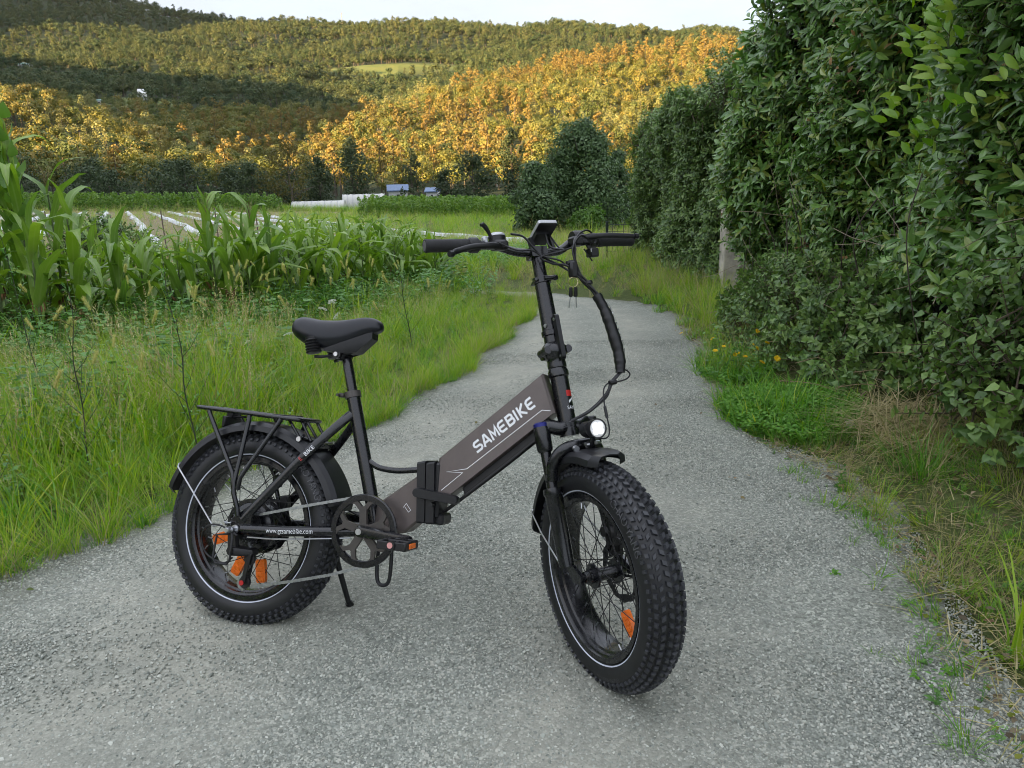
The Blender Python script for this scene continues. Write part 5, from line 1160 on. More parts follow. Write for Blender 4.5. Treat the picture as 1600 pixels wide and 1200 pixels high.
for x, hw, zt, zb in st:
    rg = []
    for k in range(K):
        a = 2 * math.pi * k / K
        cx_, sx_ = math.cos(a), math.sin(a)
        y = hw * (abs(cx_) ** .62) * (1 if cx_ > 0 else -1)
        if sx_ >= 0: z = zb + (zt - zb) * (.42 + .58 * sx_ ** .75) - .010 * (1 - abs(cx_)) * (hw / .098) * (1 if x < .2 else .3)
        else: z = zb + (zt - zb) * .42 * (1 + sx_ * 1.0) * 1.0
        rg.append((x - .012 * (1 - abs(sx_)) * (hw > .06) * 0, y, z))
    rings.append(rg)
vs = [q for r_ in rings for q in r_]; fs = [(i * K + j, i * K + (j + 1) % K, (i + 1) * K + (j + 1) % K, (i + 1) * K + j) for i in range(len(st) - 1) for j in range(K)] + [tuple(range(K)), tuple(range((len(st) - 1) * K, len(st) * K))]
b.add(vs, fs); saddle = part('saddle', b.mesh('saddle', [M_saddle], angle=70))
sm_ = saddle.modifiers.new('s', 'SUBSURF'); sm_.levels = 1; sm_.render_levels = 2
b = MB(); b.hull([(x, y, z) for x, hw, z0, z1 in ((.205, .05, .812, .806), (.262, .03, .812, .800), (.29, .022, .835, .806), (.335, .018, .868, .846)) for y in (-hw, hw) for z in (z0, z1)])
part('saddle_base', b.mesh('saddle_base', [M_plastic]), saddle)
for s_ in (-1, 1):
    b = MB(); prof = []
    for k in range(5): prof += [(-.008 * k, .019), (-.008 * k - .004, .023), (-.008 * k - .008, .019)]
    b.lathe([(0.006, 0), (.006, .02)] + prof + [(-.042, 0)], (.168, s_ * .058, .834), (-.25, 0, 1), 18)
    part('saddle_spring', b.mesh('saddle_spring', [M_plastic]), saddle)
    b = MB(); b.tube(spline([(.178, s_ * .056, .786), (.195, s_ * .045, .787), (.225, s_ * .022, .796), (.27, s_ * .018, .803), (.31, s_ * .015, .83)], 4), .0042, 8)
    part('saddle_rail', b.mesh('saddle_rail', [M_blk2]), saddle)
b = MB(); b.cyl((.236, -.036, .797), (.236, .036, .797), .013, 16); b.box((.236, 0, .797), (.034, .05, .03), None, .006); b.mat(1)
b.cyl((.236, -.041, .797), (.236, -.036, .797), .0065, 10)
part('saddle_clamp', b.mesh('saddle_clamp', [M_blk2, M_steel]), saddle)

# ---- wheels, built round their own axle
def make_tyre(mark):
    b = MB(); n = 72; prof = []
    for k in range(21):
        a = R(-128 + 256 * k / 20); prof.append((.049 * math.sin(a), .232 + .0445 * math.cos(a)))
    b.lathe(prof, n=n)
    return b.mesh('tyre', [M_rubw], angle=60)
def make_tread():
    b = MB(); n = 78
    def knob(ph, lat_deg, ln, wd, ht, skew=0.0):
        a = R(lat_deg); c0 = np.array([.049 * math.sin(a), .232 + .0445 * math.cos(a)]); nrm = np.array([math.sin(a), math.cos(a)]); tg = np.array([math.cos(a), -math.sin(a)])
        out_ = []
        for h_, sh in ((-.002, 1.12), (ht, .86)):
            for (su, sv) in ((-1, -1), (1, -1), (1, 1), (-1, 1)):
                q = c0 + nrm * h_ + tg * (sv * wd / 2 * sh); an = ph + (su * ln / 2 * sh + sv * skew * wd) / .28
                out_.append((math.cos(an) * q[1], q[0], math.sin(an) * q[1]))
        b.add(out_, [(4, 5, 6, 7), (0, 1, 5, 4), (1, 2, 6, 5), (2, 3, 7, 6), (3, 0, 4, 7)])
    for i in range(n):
        ph = 2 * math.pi * i / n; hp = math.pi / n
        for s_ in (-1, 1):
            knob(ph + hp * (s_ > 0), s_ * 64, .0090, .0085, .0048)
            knob(ph + hp * (s_ < 0), s_ * 47, .0110, .0095, .0056, s_ * .12)
            knob(ph + hp * (s_ > 0) + .02, s_ * 29, .0110, .0095, .0060, -s_ * .3)
            knob(ph + hp * (s_ < 0), s_ * 10, .0115, .0110, .0060, s_ * .25)
    return b.mesh('tread', [M_rub], False)
def make_rim():
    b = MB(); pr_ = [(-.0425, .2045), (-.0425, .1935), (-.0385, .191), (-.036, .187), (-.026, .1855), (-.022, .181), (-.010, .1795), (.010, .1795), (.022, .181), (.026, .1855), (.036, .187), (.0385, .191), (.0425, .1935), (.0425, .2045), (.036, .2045), (0, .198), (-.036, .2045)]
    b.lathe(pr_, n=72, closed=True); return b.mesh('rim', [M_blk], angle=30)
def make_stripe():
    b = MB()
    b.lathe([(-.0424, .2088), (-.0440, .2118)], n=96); b.lathe([(.0424, .2088), (.0440, .2118)], n=96)
    return b.mesh('reflective_stripe', [M_stripe], fix=False)
tyre_me, tread_me, rim_me, stripe_me = make_tyre(0), make_tread(), make_rim(), make_stripe()
def rot_y(a): return Matrix.Rotation(a, 4, 'Y')
def text_arc(txt, size, a0, rad, name, mat_):
    # on the right-hand side wall (y<0), reading from outside; the wall follows the tyre section
    def fn(x, y):
        r_ = rad + y; a = a0 - x / rad
        s_ = max(-1, min(1, (r_ - .232) / .0445)); lat = -.0496 * math.sqrt(max(0.02, 1 - s_ * s_)) - .0006
        return (math.cos(a) * r_, lat, math.sin(a) * r_)
    return text_mesh(txt, size, fn, name, mat_)
def wheel(name, hub_me, fl, fr, lat_f, steer, rot, refl, marks):
    o = bpy.data.objects.new(name, hub_me); C.objects.link(o); o.parent = bike
    o.matrix_local = SM @ Matrix.Translation((WB, 0, WR)) if steer else Matrix.Translation((0, 0, WR))
    part('tyre', tyre_me, o); t_ = part('tread', tread_me, o); t_['kind'] = 'stuff'; part('rim', rim_me, o); part('reflective_stripe', stripe_me, o)
    # one spoke mesh per pattern, turned for every pair
    base = []
    for k, (side, tw) in enumerate(((-1, 1), (1, 1), (-1, -1), (1, -1))):
        b = MB(); a_h = tw * R(62); ar = R(k * 10.0)
        p0 = (math.cos(ar + a_h) * fr, side * lat_f, math.sin(ar + a_h) * fr); p1 = (math.cos(ar) * .178, side * .012, math.sin(ar) * .178)
        b.tube([p0, p1], .00115, 6); b.mat(1); q = np.array(p1); d = q - np.array(p0); d /= np.linalg.norm(d); b.tube([q - d * .012, q + d * .003], .0021, 6)
        base.append(b.mesh('spoke', [M_blk2, M_steel]))
    for i in range(9):
        for me in base:
            s_ = part('spoke', me, o); s_.matrix_local = rot_y(R(40 * i) + rot)
    for a, me_r in refl:
        r_ = part('reflector', me_r, o); r_.matrix_local = rot_y(a)
    for me_ in marks: part('lettering', me_, o)
    return o
def reflector_mesh():
    b = MB(); b.hull([(x, y + .018, z) for x, hz in ((.098, .012), (.104, .0155), (.158, .0155), (.165, .012)) for y in (-.006, .006) for z in (-hz, hz)])
    b.mat(1)
    for k in range(4): b.box((.108 + .014 * k + .006, .018 - .0066, 0), (.010, .002, .022), None, .0008)
    return b.mesh('reflector', [M_orange, M_orange])
refl_me = reflector_mesh()
def disc_mesh(rad, lat):
    b = MB(); n = 48
    for j in range(n):
        a0, a1 = 2 * math.pi * j / n, 2 * math.pi * (j + 1) / n; g = 0.0 if j % 4 else .0
        ri = rad - .017 + .004 * math.sin(6 * a0); ri2 = rad - .017 + .004 * math.sin(6 * a1)
        q = [(math.cos(a) * r_, y, math.sin(a) * r_) for y in (lat - .001, lat + .001) for a, r_ in ((a0, ri), (a1, ri2), (a1, rad + .002 * math.sin(12 * a1)), (a0, rad + .002 * math.sin(12 * a0)))]
        b.add(q, [(0, 1, 2, 3), (4, 7, 6, 5), (0, 4, 5, 1), (2, 6, 7, 3)])
    for k in range(6):
        a = 2 * math.pi * k / 6
        b.tube([(math.cos(a - .5) * .02, lat, math.sin(a - .5) * .02), (math.cos(a) * (rad - .014), lat, math.sin(a) * (rad - .014))], .0035, 6, flat=.35)
    for j in range(48):
        a = 2 * math.pi * j / 48; r_ = rad - .007 + .003 * (j % 3 - 1)
        b.mat(1).tube([(math.cos(a) * r_, lat - .0016, math.sin(a) * r_), (math.cos(a) * r_, lat + .0016, math.sin(a) * r_)], .0021, 6); b.mat(0)
    return b.mesh('brake_disc', [M_disc, M_plastic])
# front hub
b = MB(); b.lathe([(-.068, 0), (-.068, .009), (-.060, .009), (-.060, .013), (-.048, .013), (-.046, .018), (-.036, .018), (-.035, .031), (-.030, .031), (-.029, .017), (.022, .0155), (.029, .017), (.030, .031), (.035, .031), (.036, .02), (.05, .018), (.058, .012), (.068, .009), (.068, 0)], n=28)
for k in range(3): b.lathe([(-.0575 + .004 * k, .013), (-.056 + .004 * k, .0148), (-.0545 + .004 * k, .013)], n=20)
front_hub = b.mesh('front_wheel', [M_blk])
wf = wheel('front_wheel', front_hub, .03, .029, .0325, True, R(5), [(R(56), refl_me)],
           [text_arc('CHAO YANG', .024, R(202), .243, 'lettering', M_dimprint), text_arc('100/90-406M/C', .016, R(300), .236, 'lettering', M_dimprint), text_arc('CHAO YANG', .024, R(60), .238, 'lettering', M_dimprint)])
part('brake_disc', disc_mesh(.080, .046), wf)
# rear motor hub
b = MB(); b.lathe([(-.088, 0), (-.088, .008), (-.060, .008), (-.058, .03), (-.030, .035), (-.028, .064), (-.022, .074), (.024, .074), (.030, .064), (.036, .035), (.05, .02), (.088, .008), (.088, 0)], n=40)
for s_ in (-1, 1): b.lathe([(s_ * .024 - .002, .07), (s_ * .024 - .002, .081), (s_ * .024 + .002, .081), (s_ * .024 + .002, .07)], n=40)
rear_hub = b.mesh('rear_wheel', [M_blk])
wr = wheel('rear_wheel', rear_hub, .02, .078, .024, False, R(13), [(R(-201), refl_me), (R(-245), refl_me), (R(-279), refl_me)],
           [text_arc('100/90-406M/C', .018, R(-112 + 14), .246, 'lettering', M_dimprint), text_arc('CHAO YANG', .024, R(58), .240, 'lettering', M_dimprint), text_arc('CHAO YANG', .024, R(215), .240, 'lettering', M_dimprint)])
part('brake_disc', disc_mesh(.080, .058), wr)
b = MB()
for k in range(7):
    r_ = .030 + .0038 * k; lat = -.074 + .0045 * k; nT = 13 + 2 * k; vs = []
    b.lathe([(lat - .0012, .02), (lat - .0012, r_), (lat + .0012, r_), (lat + .0012, .02)], n=28)
    for j in range(nT):
        a = 2 * math.pi * j / nT; b.tube([(math.cos(a) * (r_ - .001), lat, math.sin(a) * (r_ - .001)), (math.cos(a) * (r_ + .0035), lat, math.sin(a) * (r_ + .0035))], [.002, .001], 4)
part('cassette', b.mesh('cassette', [M_disc]), wr)
b = MB(); b.cyl((0, -.088, 0), (0, -.112, 0), .0075, 6); b.lathe([(-.096, .0), (-.096, .012), (-.092, .012), (-.092, 0)], n=14); b.lathe([(-.112, 0), (-.119, .004), (-.121, 0)], n=10)
part('axle_nut', b.mesh('axle_nut', [M_steel]), wr)
b = MB(); b.cyl((0, .088, 0), (0, .108, 0), .0075, 6); part('axle_nut', b.mesh('axle_nut', [M_steel]), wr)

# ---- crank set and chain
crank = MB(); cc = (.389, -.070, .318); n = 72
crank.lathe([(-.003, .0795), (-.0065, .0815), (-.0065, .0955), (-.003, .0985), (.003, .0985), (.004, .0795)], cc, n=n, closed=True)
o_cr = part('chainring', crank.mesh('chainring', [M_blk], angle=30))
b = MB()
def polar(a, r_): return (cc[0] + r_ * math.cos(a), cc[2] + r_ * math.sin(a))
for k in range(5):
    a = R(95 + 72 * k)
    b.prism([polar(a - .62, .018), polar(a - .19, .055), polar(a - .17, .066), polar(a + .17, .066), polar(a + .19, .055), polar(a + .62, .018)], cc[1] - .0055, cc[1] + .0035)
    for s_ in (-1, 1):
        L1 = [polar(a + s_ * t_, r_) for t_, r_ in ((.02, .055), (.19, .055), (.32, .074), (.46, .0825), (.36, .0835), (.20, .0815), (.06, .0665))]
        b.prism(L1 if s_ > 0 else L1[::-1], cc[1] - .0050 - .0004 * s_, cc[1] + .003)
b.lathe([(-.006, 0), (-.006, .021), (.0035, .021), (.0035, 0)], cc, n=24)
part('spider', b.mesh('spider', [M_spider], angle=30), o_cr)
def lobe(b, p0, p1, r0, r1, y0, y1, n=14, y0b=None, y1b=None):
    pts = []
    y0b = y0 if y0b is None else y0b; y1b = y1 if y1b is None else y1b
    for (c, r_, ya, yb) in ((p0, r0, y0, y1), (p1, r1, y0b, y1b)):
        for k in range(n):
            a = 2 * math.pi * k / n
            pts += [(c[0] + r_ * math.cos(a), ya * .3 + yb * .7, c[1] + r_ * math.sin(a)), (c[0] + r_ * .78 * math.cos(a), ya, c[1] + r_ * .78 * math.sin(a)), (c[0] + r_ * math.cos(a), yb, c[1] + r_ * math.sin(a))]
    return b.hull(pts)
for s_, (ex, ez) in ((-1, (.537, .311)), (1, (.241, .325))):
    b = MB(); ys = (-.096, -.082) if s_ < 0 else (.096, .082); ye = (-.112, -.100) if s_ < 0 else (.112, .100)
    lobe(b, (.388, .3175), (ex, ez), .0165, .0125, ys[0], ys[1], y0b=ye[0], y1b=ye[1]); b.mat(1)
    b.cyl((.388, ys[0] - s_ * -.0005, .3175), (.388, ys[0] + s_ * .003, .3175), .0085, 14)
    ca_ = part('crank_arm', b.mesh('crank_arm', [M_blk, M_steel]))
    # folding pedal: axle, body frame, end cap, reflectors
    yy0, yy1 = s_ * .114, s_ * .205
    b = MB(); b.cyl((ex, s_ * .108, ez), (ex, yy1, ez), .0065, 10); b.cyl((ex, yy0, ez), (ex, yy0 + s_ * .02, ez), .0125, 12)
    for sx in (-1, 1):
        b.box((ex + sx * .034, (yy0 + yy1) / 2 + s_ * .006, ez - .002), (.012, .078, .022), None, .003)
    for yk in (yy0 + s_ * .012, (yy0 + yy1) / 2, yy1 - s_ * .004): b.box((ex, yk, ez - .002), (.066, .008, .02), None, .002)
    b.cyl((ex, yy1 - s_ * .01, ez), (ex, yy1 + s_ * .004, ez), .0125, 16)
    pd = part('pedal', b.mesh('pedal', [M_plastic]))
    b = MB(); b.cyl((ex, yy1 + s_ * .0042, ez), (ex, yy1 + s_ * .0052, ez), .0075, 14)
    part('end_cap', b.mesh('end_cap', [paint('pink_plastic_cap', (.62, .30, .28), .4)]), pd)
    for sx in (-1, 1):
        b = MB(); b.box((ex + sx * .0405, (yy0 + yy1) / 2 + s_ * .006, ez - .002), (.003, .036, .013), None, .001); part('reflector', b.mesh('reflector', [M_orange]), pd)
# folding stand loop under the bottom bracket
b = MB(); b.tube(spline([(.404, 0, .292), (.402, 0, .24), (.405, 0, .188), (.414, 0, .169), (.432, 0, .168), (.443, 0, .186), (.444, 0, .24), (.44, 0, .295)], 4), .0055, 8)
part('folding_stand', b.mesh('folding_stand', [M_blk2]))
# chain
def chain_run(b, pts, y0, y1):
    Q = np.array(pts, float); seg = np.linalg.norm(np.diff(Q, axis=0), axis=1); S_ = np.concatenate([[0], np.cumsum(seg)]); nl = int(S_[-1] / .0127)
    for i in range(nl):
        t0, t1 = S_[-1] * i / nl, S_[-1] * (i + 1) / nl
        a = np.array([np.interp(t0, S_, Q[:, 0]), np.interp(t0, S_, Q[:, 1])]); c = np.array([np.interp(t1, S_, Q[:, 0]), np.interp(t1, S_, Q[:, 1])])
        ya = y0 + (y1 - y0) * i / nl; w_ = .0034 if i % 2 else .0023
        d = (c - a) / np.linalg.norm(c - a); nn = np.array([-d[1], d[0]])
        poly = []
        for t_, h_ in ((-.25, .0015), (-.1, .0039), (.12, .0042), (.5, .0030), (.88, .0042), (1.1, .0039), (1.25, .0015)): poly.append(a + d * t_ * .0127 + nn * h_)
        poly += [q - 2 * nn * ((q - a) @ nn) for q in poly[::-1]]
        for sy in (-1, 1): b.prism([tuple(q) for q in poly], ya + sy * w_ - .0006, ya + sy * w_ + .0006)
        b.tube([(a[0], ya - w_, a[1]), (a[0], ya + w_, a[1])], .0036, 6)
b = MB(); arc = [polar(R(t_), .0925) for t_ in range(112, -84, -8)]
chain_run(b, [(-.005, .331), (.058, .3285)] + [(.2, .366)] + arc[:1], -.062, -.070)
chain_run(b, [arc[-1], (.30, .190), (.2, .163), (.06, .128)], -.070, -.075)
chain_run(b, [(.032, .118), (.014, .127), (.018, .15), (.04, .18), (.045, .215), (.03, .245)], -.075, -.064)
chain = part('chain', b.mesh('chain', [M_chain], False))
# rear derailleur
b = MB()
b.hull([(x + r_ * math.cos(k * .785), y, z + r_ * math.sin(k * .785)) for x, z, r_ in ((-.004, .272, .012), (.006, .226, .013)) for k in range(8) for y in (-.104, -.088)])
b.hull([(x + r_ * math.cos(k * .785), y, z + r_ * math.sin(k * .785)) for x, z, r_, o_ in ((.004, .226, .013, 0), (.046, .222, .011, .03)) for k in range(8) for y in (-.112 + o_, -.084 + o_)])
lobe(b, (.046, .214), (.036, .142), .009, .006, -.086, -.083); lobe(b, (.046, .214), (.036, .142), .009, .006, -.067, -.064)
for (x, z, r_) in ((.045, .205, .017), (.036, .139, .017)):
    for j in range(11):
        a = 2 * math.pi * j / 11; b.tube([(x, -.075, z), (x + math.cos(a) * (r_ + .003), -.075, z + math.sin(a) * (r_ + .003))], [.003, .0018], 4)
    b.cyl((x, -.079, z), (x, -.071, z), r_, 16)
der = part('derailleur', b.mesh('derailleur', [M_plastic]))
b = MB(); b.cyl((.036, -.0905, .139), (.036, -.093, .139), .007, 12); part('pulley_bolt', b.mesh('pulley_bolt', [M_red]), der)
b = MB(); b.lathe([(-.02, 0), (-.02, .006), (-.014, .0095), (0, .0095), (0, 0)], (-.006, -.106, .283), n=16); part('hanger_bolt', b.mesh('hanger_bolt', [M_steel]), der)
b = MB(); b.tube([(-.006, -.112, .272), (-.035, -.124, .268), (-.040, -.126, .205), (-.030, -.126, .192), (.004, -.122, .190), (.012, -.120, .202), (.010, -.116, .262), (.004, -.112, .275)], .0032, 8)
part('derailleur_guard', b.mesh('derailleur_guard', [M_blk2]), der)
b = MB(); b.tube(spline([(.02, -.108, .27), (-.04, -.108, .292), (-.085, -.106, .285), (-.103, -.102, .252), (-.085, -.098, .208), (-.03, -.094, .187), (.0, -.094, .205)], 5), .0026, 7)
part('gear_cable', b.mesh('gear_cable', [M_plastic]), der)
# kickstand on the far side
b = MB(); b.tube([(.232, .058, .270), (.240, .066, .20), (.262, .128, .058)], [.0085, .0085, .0075], 10); b.box((.232, .055, .28), (.04, .03, .03), None, .005)
b.mat(1).tube([(.259, .120, .076), (.2695, .138, .047)], [.011, .0125], 12)
part('kickstand', b.mesh('kickstand', [M_blk2, M_plastic]))

# ---- mudguards
def fender(a0, a1, r_, hw, n=36):
    b = MB(); prof = [(-hw, r_ - .022), (-hw + .003, r_ - .006), (-hw * .72, r_ + .004), (0, r_ + .007), (hw * .72, r_ + .004), (hw - .003, r_ - .006), (hw, r_ - .022), (hw - .004, r_ - .022), (hw - .006, r_ - .007), (hw * .7, r_ + .001), (0, r_ + .004), (-hw * .7, r_ + .001), (-hw + .006, r_ - .007), (-hw + .004, r_ - .022)]
    return b, prof, a0, a1, n
def arc_lathe(b, prof, cx, cz, a0, a1, n):
    vs = []; k = len(prof)
    for j in range(n + 1):
        a = a0 + (a1 - a0) * j / n; tp = min(1, min(j, n - j) / 2.5 + .55)
        for y, r_ in prof: vs.append((cx + math.cos(a) * r_, y * tp, cz + math.sin(a) * r_))
    fs = [(j * k + i, j * k + (i + 1) % k, (j + 1) * k + (i + 1) % k, (j + 1) * k + i) for j in range(n) for i in range(k)] + [tuple(range(k)), tuple(range(n * k, n * k + k))]
    b.add(vs, fs)
b, prof, *_ = fender(0, 0, .301, .058); arc_lathe(b, prof, 0, WR, R(14), R(165), 44)
rf = part('rear_mudguard', b.mesh('rear_mudguard', [M_fender], angle=30))
for s_ in (-1, 1):
    b = MB(); b.tube([(-.236, s_ * .064, .452), (-.243, s_ * .062, .449), (-.242, s_ * .066, .440), (-.075, s_ * .098, .290), (-.068, s_ * .1, .286), (-.012, s_ * .099, .302)], .0022, 7)
    b.cyl((-.03, s_ * .094, .298), (-.03, s_ * .108, .298), .006, 6)
    part('mudguard_stay', b.mesh('mudguard_stay', [M_steel]), rf)
b, prof, *_ = fender(0, 0, .302, .057); arc_lathe(b, prof, WB, WR, R(80), R(172), 34)
ff = part('front_mudguard', b.mesh('front_mudguard', [M_fender], angle=30), steer=True)
for s_ in (-1, 1):
    b = MB(); b.tube([(.800, s_ * .060, .402), (.802, s_ * .066, .394), (.880, s_ * .078, .356), (.985, s_ * .082, .300)], .0022, 7)
    part('mudguard_stay', b.mesh('mudguard_stay', [M_steel]), ff)

# ---- luggage rack
b = MB(); zr = lambda x: .621 - (x + .2) * .052
rail = [(-.196, -.060), (-.203, -.045), (-.203, .045), (-.196, .060), (-.18, .065), (.13, .065), (.145, .058), (.15, .045), (.15, -.045), (.145, -.058), (.13, -.065), (-.18, -.065)]
b.tube([(x, y, zr(x)) for x, y in rail], .0062, 10, closed=True)
rack = part('luggage_rack', b.mesh('luggage_rack', [M_blk]))
for x in (-.145, -.075, -.005, .065): 
    b = MB(); b.box((x, 0, zr(x) - .001), (.022, .124, .003), None, .001); part('slat', b.mesh('slat', [M_blk]), rack)
b = MB(); b.box((-.02, -.0, zr(-.02) + .0025), (.27, .03, .003), None, .001); part('slat', b.mesh('slat', [M_blk]), rack)
for s_ in (-1, 1):
    for pts in ([(-.152, s_ * .065, .612), (-.148, s_ * .066, .603), (-.026, s_ * .096, .440), (-.020, s_ * .099, .424), (-.015, s_ * .099, .395)], [(-.012, s_ * .065, .606), (-.011, s_ * .066, .594), (-.014, s_ * .100, .415), (-.012, s_ * .101, .385), (.004, s_ * .1, .345), (.007, s_ * .098, .322)], [(.095, s_ * .065, .602), (.090, s_ * .067, .590), (.012, s_ * .097, .445), (.004, s_ * .1, .428), (-.001, s_ * .1, .395)]):
        b = MB(); b.tube(pts, .0068, 10); part('strut', b.mesh('strut', [M_blk]), rack)
    b = MB(); b.tube([(.11, s_ * .045, .600), (.150, s_ * .045, .550)], .0045, 8); b.tube([(.148, s_ * .04, .598), (.185, s_ * .042, .545)], .0045, 8); b.mat(1).cyl((.150, s_ * .046 + s_ * .001, .549), (.150, s_ * .054, .549), .0075, 8)
    part('strut', b.mesh('strut', [M_blk, M_steel]), rack)
b = MB(); b.box((-.122, 0, .583), (.012, .075, .034), None, .003); b.box((-.12, 0, .604), (.02, .03, .02), None, .002); b.box((-.095, 0, .600), (.05, .02, .006), None, .002)
b.mat(1).cyl((-.13, -.02, .583), (-.127, -.02, .583), .003, 8)
part('tail_light_bracket', b.mesh('tail_light_bracket', [M_plastic, M_steel]), rack)
b = MB(); b.tube([(.165, -.05, .560), (.150, -.04, .552), (.19, .02, .540), (.19, .06, .54)], .005, 8); part('mudguard_bracket', b.mesh('mudguard_bracket', [M_blk]), rf)

# ---- fork, steered with the front wheel
b = MB()
def lp(t_, lat): # fork leg axis from dropout (t=0) to the cap (t=1)
    a = np.array([1.004, lat, .290]); c = np.array([.905, lat, .636]); return a + (c - a) * t_
for s_ in (-1, 1):
    b.tube([lp(.03, s_ * .073), lp(.10, s_ * .073), lp(.52, s_ * .073), lp(.535, s_ * .073), lp(.575, s_ * .073)], [.0195, .0205, .0225, .0255, .0235], 18)
    b.hull([(x, s_ * .070 + dy, z) for x, z in ((.995, .302), (1.03, .31), (1.072, .292), (1.07, .272), (1.03, .268)) for dy in (-.004, .004)])
arch = []
for s_ in (-1, 1):
    q = [lp(.545, s_ * .073), lp(.63, s_ * .073) + NV * .006, lp(.72, s_ * .071) + NV * .018, lp(.79, s_ * .060) + NV * .036, lp(.83, s_ * .040) + NV * .052, lp(.84, 0) + NV * .058]
    arch.append(q)
b.tube(spline(arch[0][1:] + arch[1][1:-1][::-1], 5), .0155, 14)
fork = part('fork', b.mesh('fork', [M_blk]), steer=True)
for s_ in (-1, 1):
    b = MB(); b.tube([lp(.56, s_ * .073), lp(.90, s_ * .073)], .0140, 18); part('stanchion', b.mesh('stanchion', [M_blk]), fork)
    b = MB(); b.tube([lp(1.012, s_ * .073), lp(1.035, s_ * .073), lp(1.045, s_ * .073)], [.0192, .0192, .015], 20); part('cap', b.mesh('cap', [M_blue if s_ < 0 else M_blk2]), fork)
b = MB()
for s_ in (-1, 1):
    b.tube([lp(.83, s_ * .073), lp(.85, s_ * .073), lp(.97, s_ * .073), lp(1.013, s_ * .073)], [.0175, .0205, .0215, .0205], 18)
pts = [lp(.96, -.073), lp(1.0, -.055) + AXv * .004, P(.372, .004, -.025), P(.378, .002, 0), P(.372, .004, .025), lp(1.0, .055) + AXv * .004, lp(.96, .073)]
b.tube(spline(pts, 5), .0190, 14); b.cyl(P(.35), P(.376), .026, 22)
part('fork_crown', b.mesh('fork_crown', [M_blk]), fork)
# front brake caliper on the far leg
b = MB(); b.box((1.015, .058, .365), (.035, .03, .05), None, .006); b.box((1.03, .064, .345), (.02, .016, .06), None, .004); b.cyl((1.01, .04, .372), (1.01, .03, .372), .013, 12)
b.tube(spline([(1.02, .06, .39), (1.0, .07, .44), (.95, .085, .50), (.925, .06, .60)], 5), .003, 6)
part('brake_caliper', b.mesh('brake_caliper', [M_plastic]), fork)
b = MB(); b.box((-.02, .06, .355), (.04, .03, .03), None, .006); b.box((.05, .062, .352), (.03, .026, .045), None, .006); b.tube(spline([(.06, .062, .37), (.10, .06, .40), (.16, .05, .40), (.26, .04, .36), (.36, .03, .33)], 4), .003, 6)
part('brake_caliper', b.mesh('brake_caliper', [M_plastic]), stays)
# headlight
b = MB(); hd = NV * .98 + AXv * -.10; hd /= np.linalg.norm(hd); ho = P(.350, .128, .010)
prof = [(-.062, 0), (-.062, .012)]
for k in range(5): prof += [(-.058 + .006 * k, .0198), (-.0555 + .006 * k, .0198), (-.0545 + .006 * k, .0172)]
prof += [(-.028, .0198), (-.012, .0232), (0, .0245), (.003, .0245), (.003, .0222), (-.002, .021), (-.002, 0)]
b.lathe(prof, ho, hd, 28)
hl = part('headlight', b.mesh('headlight', [M_blk2]), steer=True)
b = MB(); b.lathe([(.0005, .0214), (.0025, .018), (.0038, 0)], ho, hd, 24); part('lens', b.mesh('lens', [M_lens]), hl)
M_led = new_mat('emissive_led'); M_led[2].inputs['Base Color'].default_value = (.9, .9, .9, 1); M_led[2].inputs['Emission Color'].default_value = (1, .98, .94, 1); M_led[2].inputs['Emission Strength'].default_value = .5; M_led = M_led[0]  # emission added to the headlight cells so they show white
e1_ = np.array([0, 1., 0]); e2_ = np.cross(hd, e1_)
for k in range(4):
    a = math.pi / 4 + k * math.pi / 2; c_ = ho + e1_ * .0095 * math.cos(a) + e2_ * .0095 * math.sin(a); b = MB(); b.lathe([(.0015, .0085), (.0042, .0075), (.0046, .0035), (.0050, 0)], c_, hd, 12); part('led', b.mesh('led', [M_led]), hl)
b = MB(); b.tube([P(.335, .100, .01), P(.318, .088, .01), P(.308, .078, .0)], .007, 10); b.mat(1).cyl(P(.317, .095, -.012), P(.317, .095, -.004), .0065, 10); b.cyl(P(.312, .082, -.036), P(.309, .090, -.036), .008, 12)
b.cyl(P(.318, .104, .012), P(.318, .100, .024), .005, 8)
part('lamp_bracket', b.mesh('lamp_bracket', [M_blk2, M_steel]), hl)
b = MB(); b.tube(spline([P(.335, .08, .02), P(.325, .10, .045), P(.345, .10, .060), P(.40, .095, .062), P(.45, .09, .072), P(.47, .085, .100)], 5), .002, 6); b.tube([P(.375, .098, .061), P(.405, .0945, .0625)], .004, 8)
part('wire', b.mesh('wire', [M_plastic]), hl)

# ---- stem and handlebar
b = MB()
b.lathe([(.532, 0), (.532, .025), (.540, .0255), (.548, .024), (.556, .026), (.566, .032), (.572, .0345), (.586, .0345), (.592, .030), (.600, .0225), (.618, .022), (.620, .026), (.632, .026), (.634, .0225), (.775, .0205)], AP, AXv, 26)
lobe_pts = []
stem = part('stem', b.mesh('stem', [M_blk]), steer=True)
b = MB()
for lat in (-.034, .034):
    b.tube([P(.576, -.022, lat * .9), P(.578, .024, lat * .9)], .0105, 12)
b.tube([P(.570, -.02, -.03), P(.570, -.02, .03)], .012, 12)
sh = part('stem_hinge', b.mesh('stem_hinge', [M_blk]), stem)
b = MB(); fr_ = [P(s_ + .0085 * math.sin(k * .628), .036 + .0085 * math.cos(k * .628), lat) for s_ in (.556, .660) for k in range(10) for lat in (-.004, .008)]
b.hull(fr_); b.mat(1); b.cyl(P(.655, .036, -.0045), P(.655, .036, -.0062), .0042, 10); b.cyl(P(.557, .036, -.0045), P(.557, .036, -.0062), .003, 10); b.mat(0).box(P(.60, .026, .002), (.02, .01, .02), None, .003)
part('stem_latch', b.mesh('stem_latch', [M_blk2, M_steel]), stem)
b = MB(); b.tube([P(.645, .012, -.0185), P(.645, .013, -.0212)], .0052, 14); part('button', b.mesh('button', [M_steel]), stem)
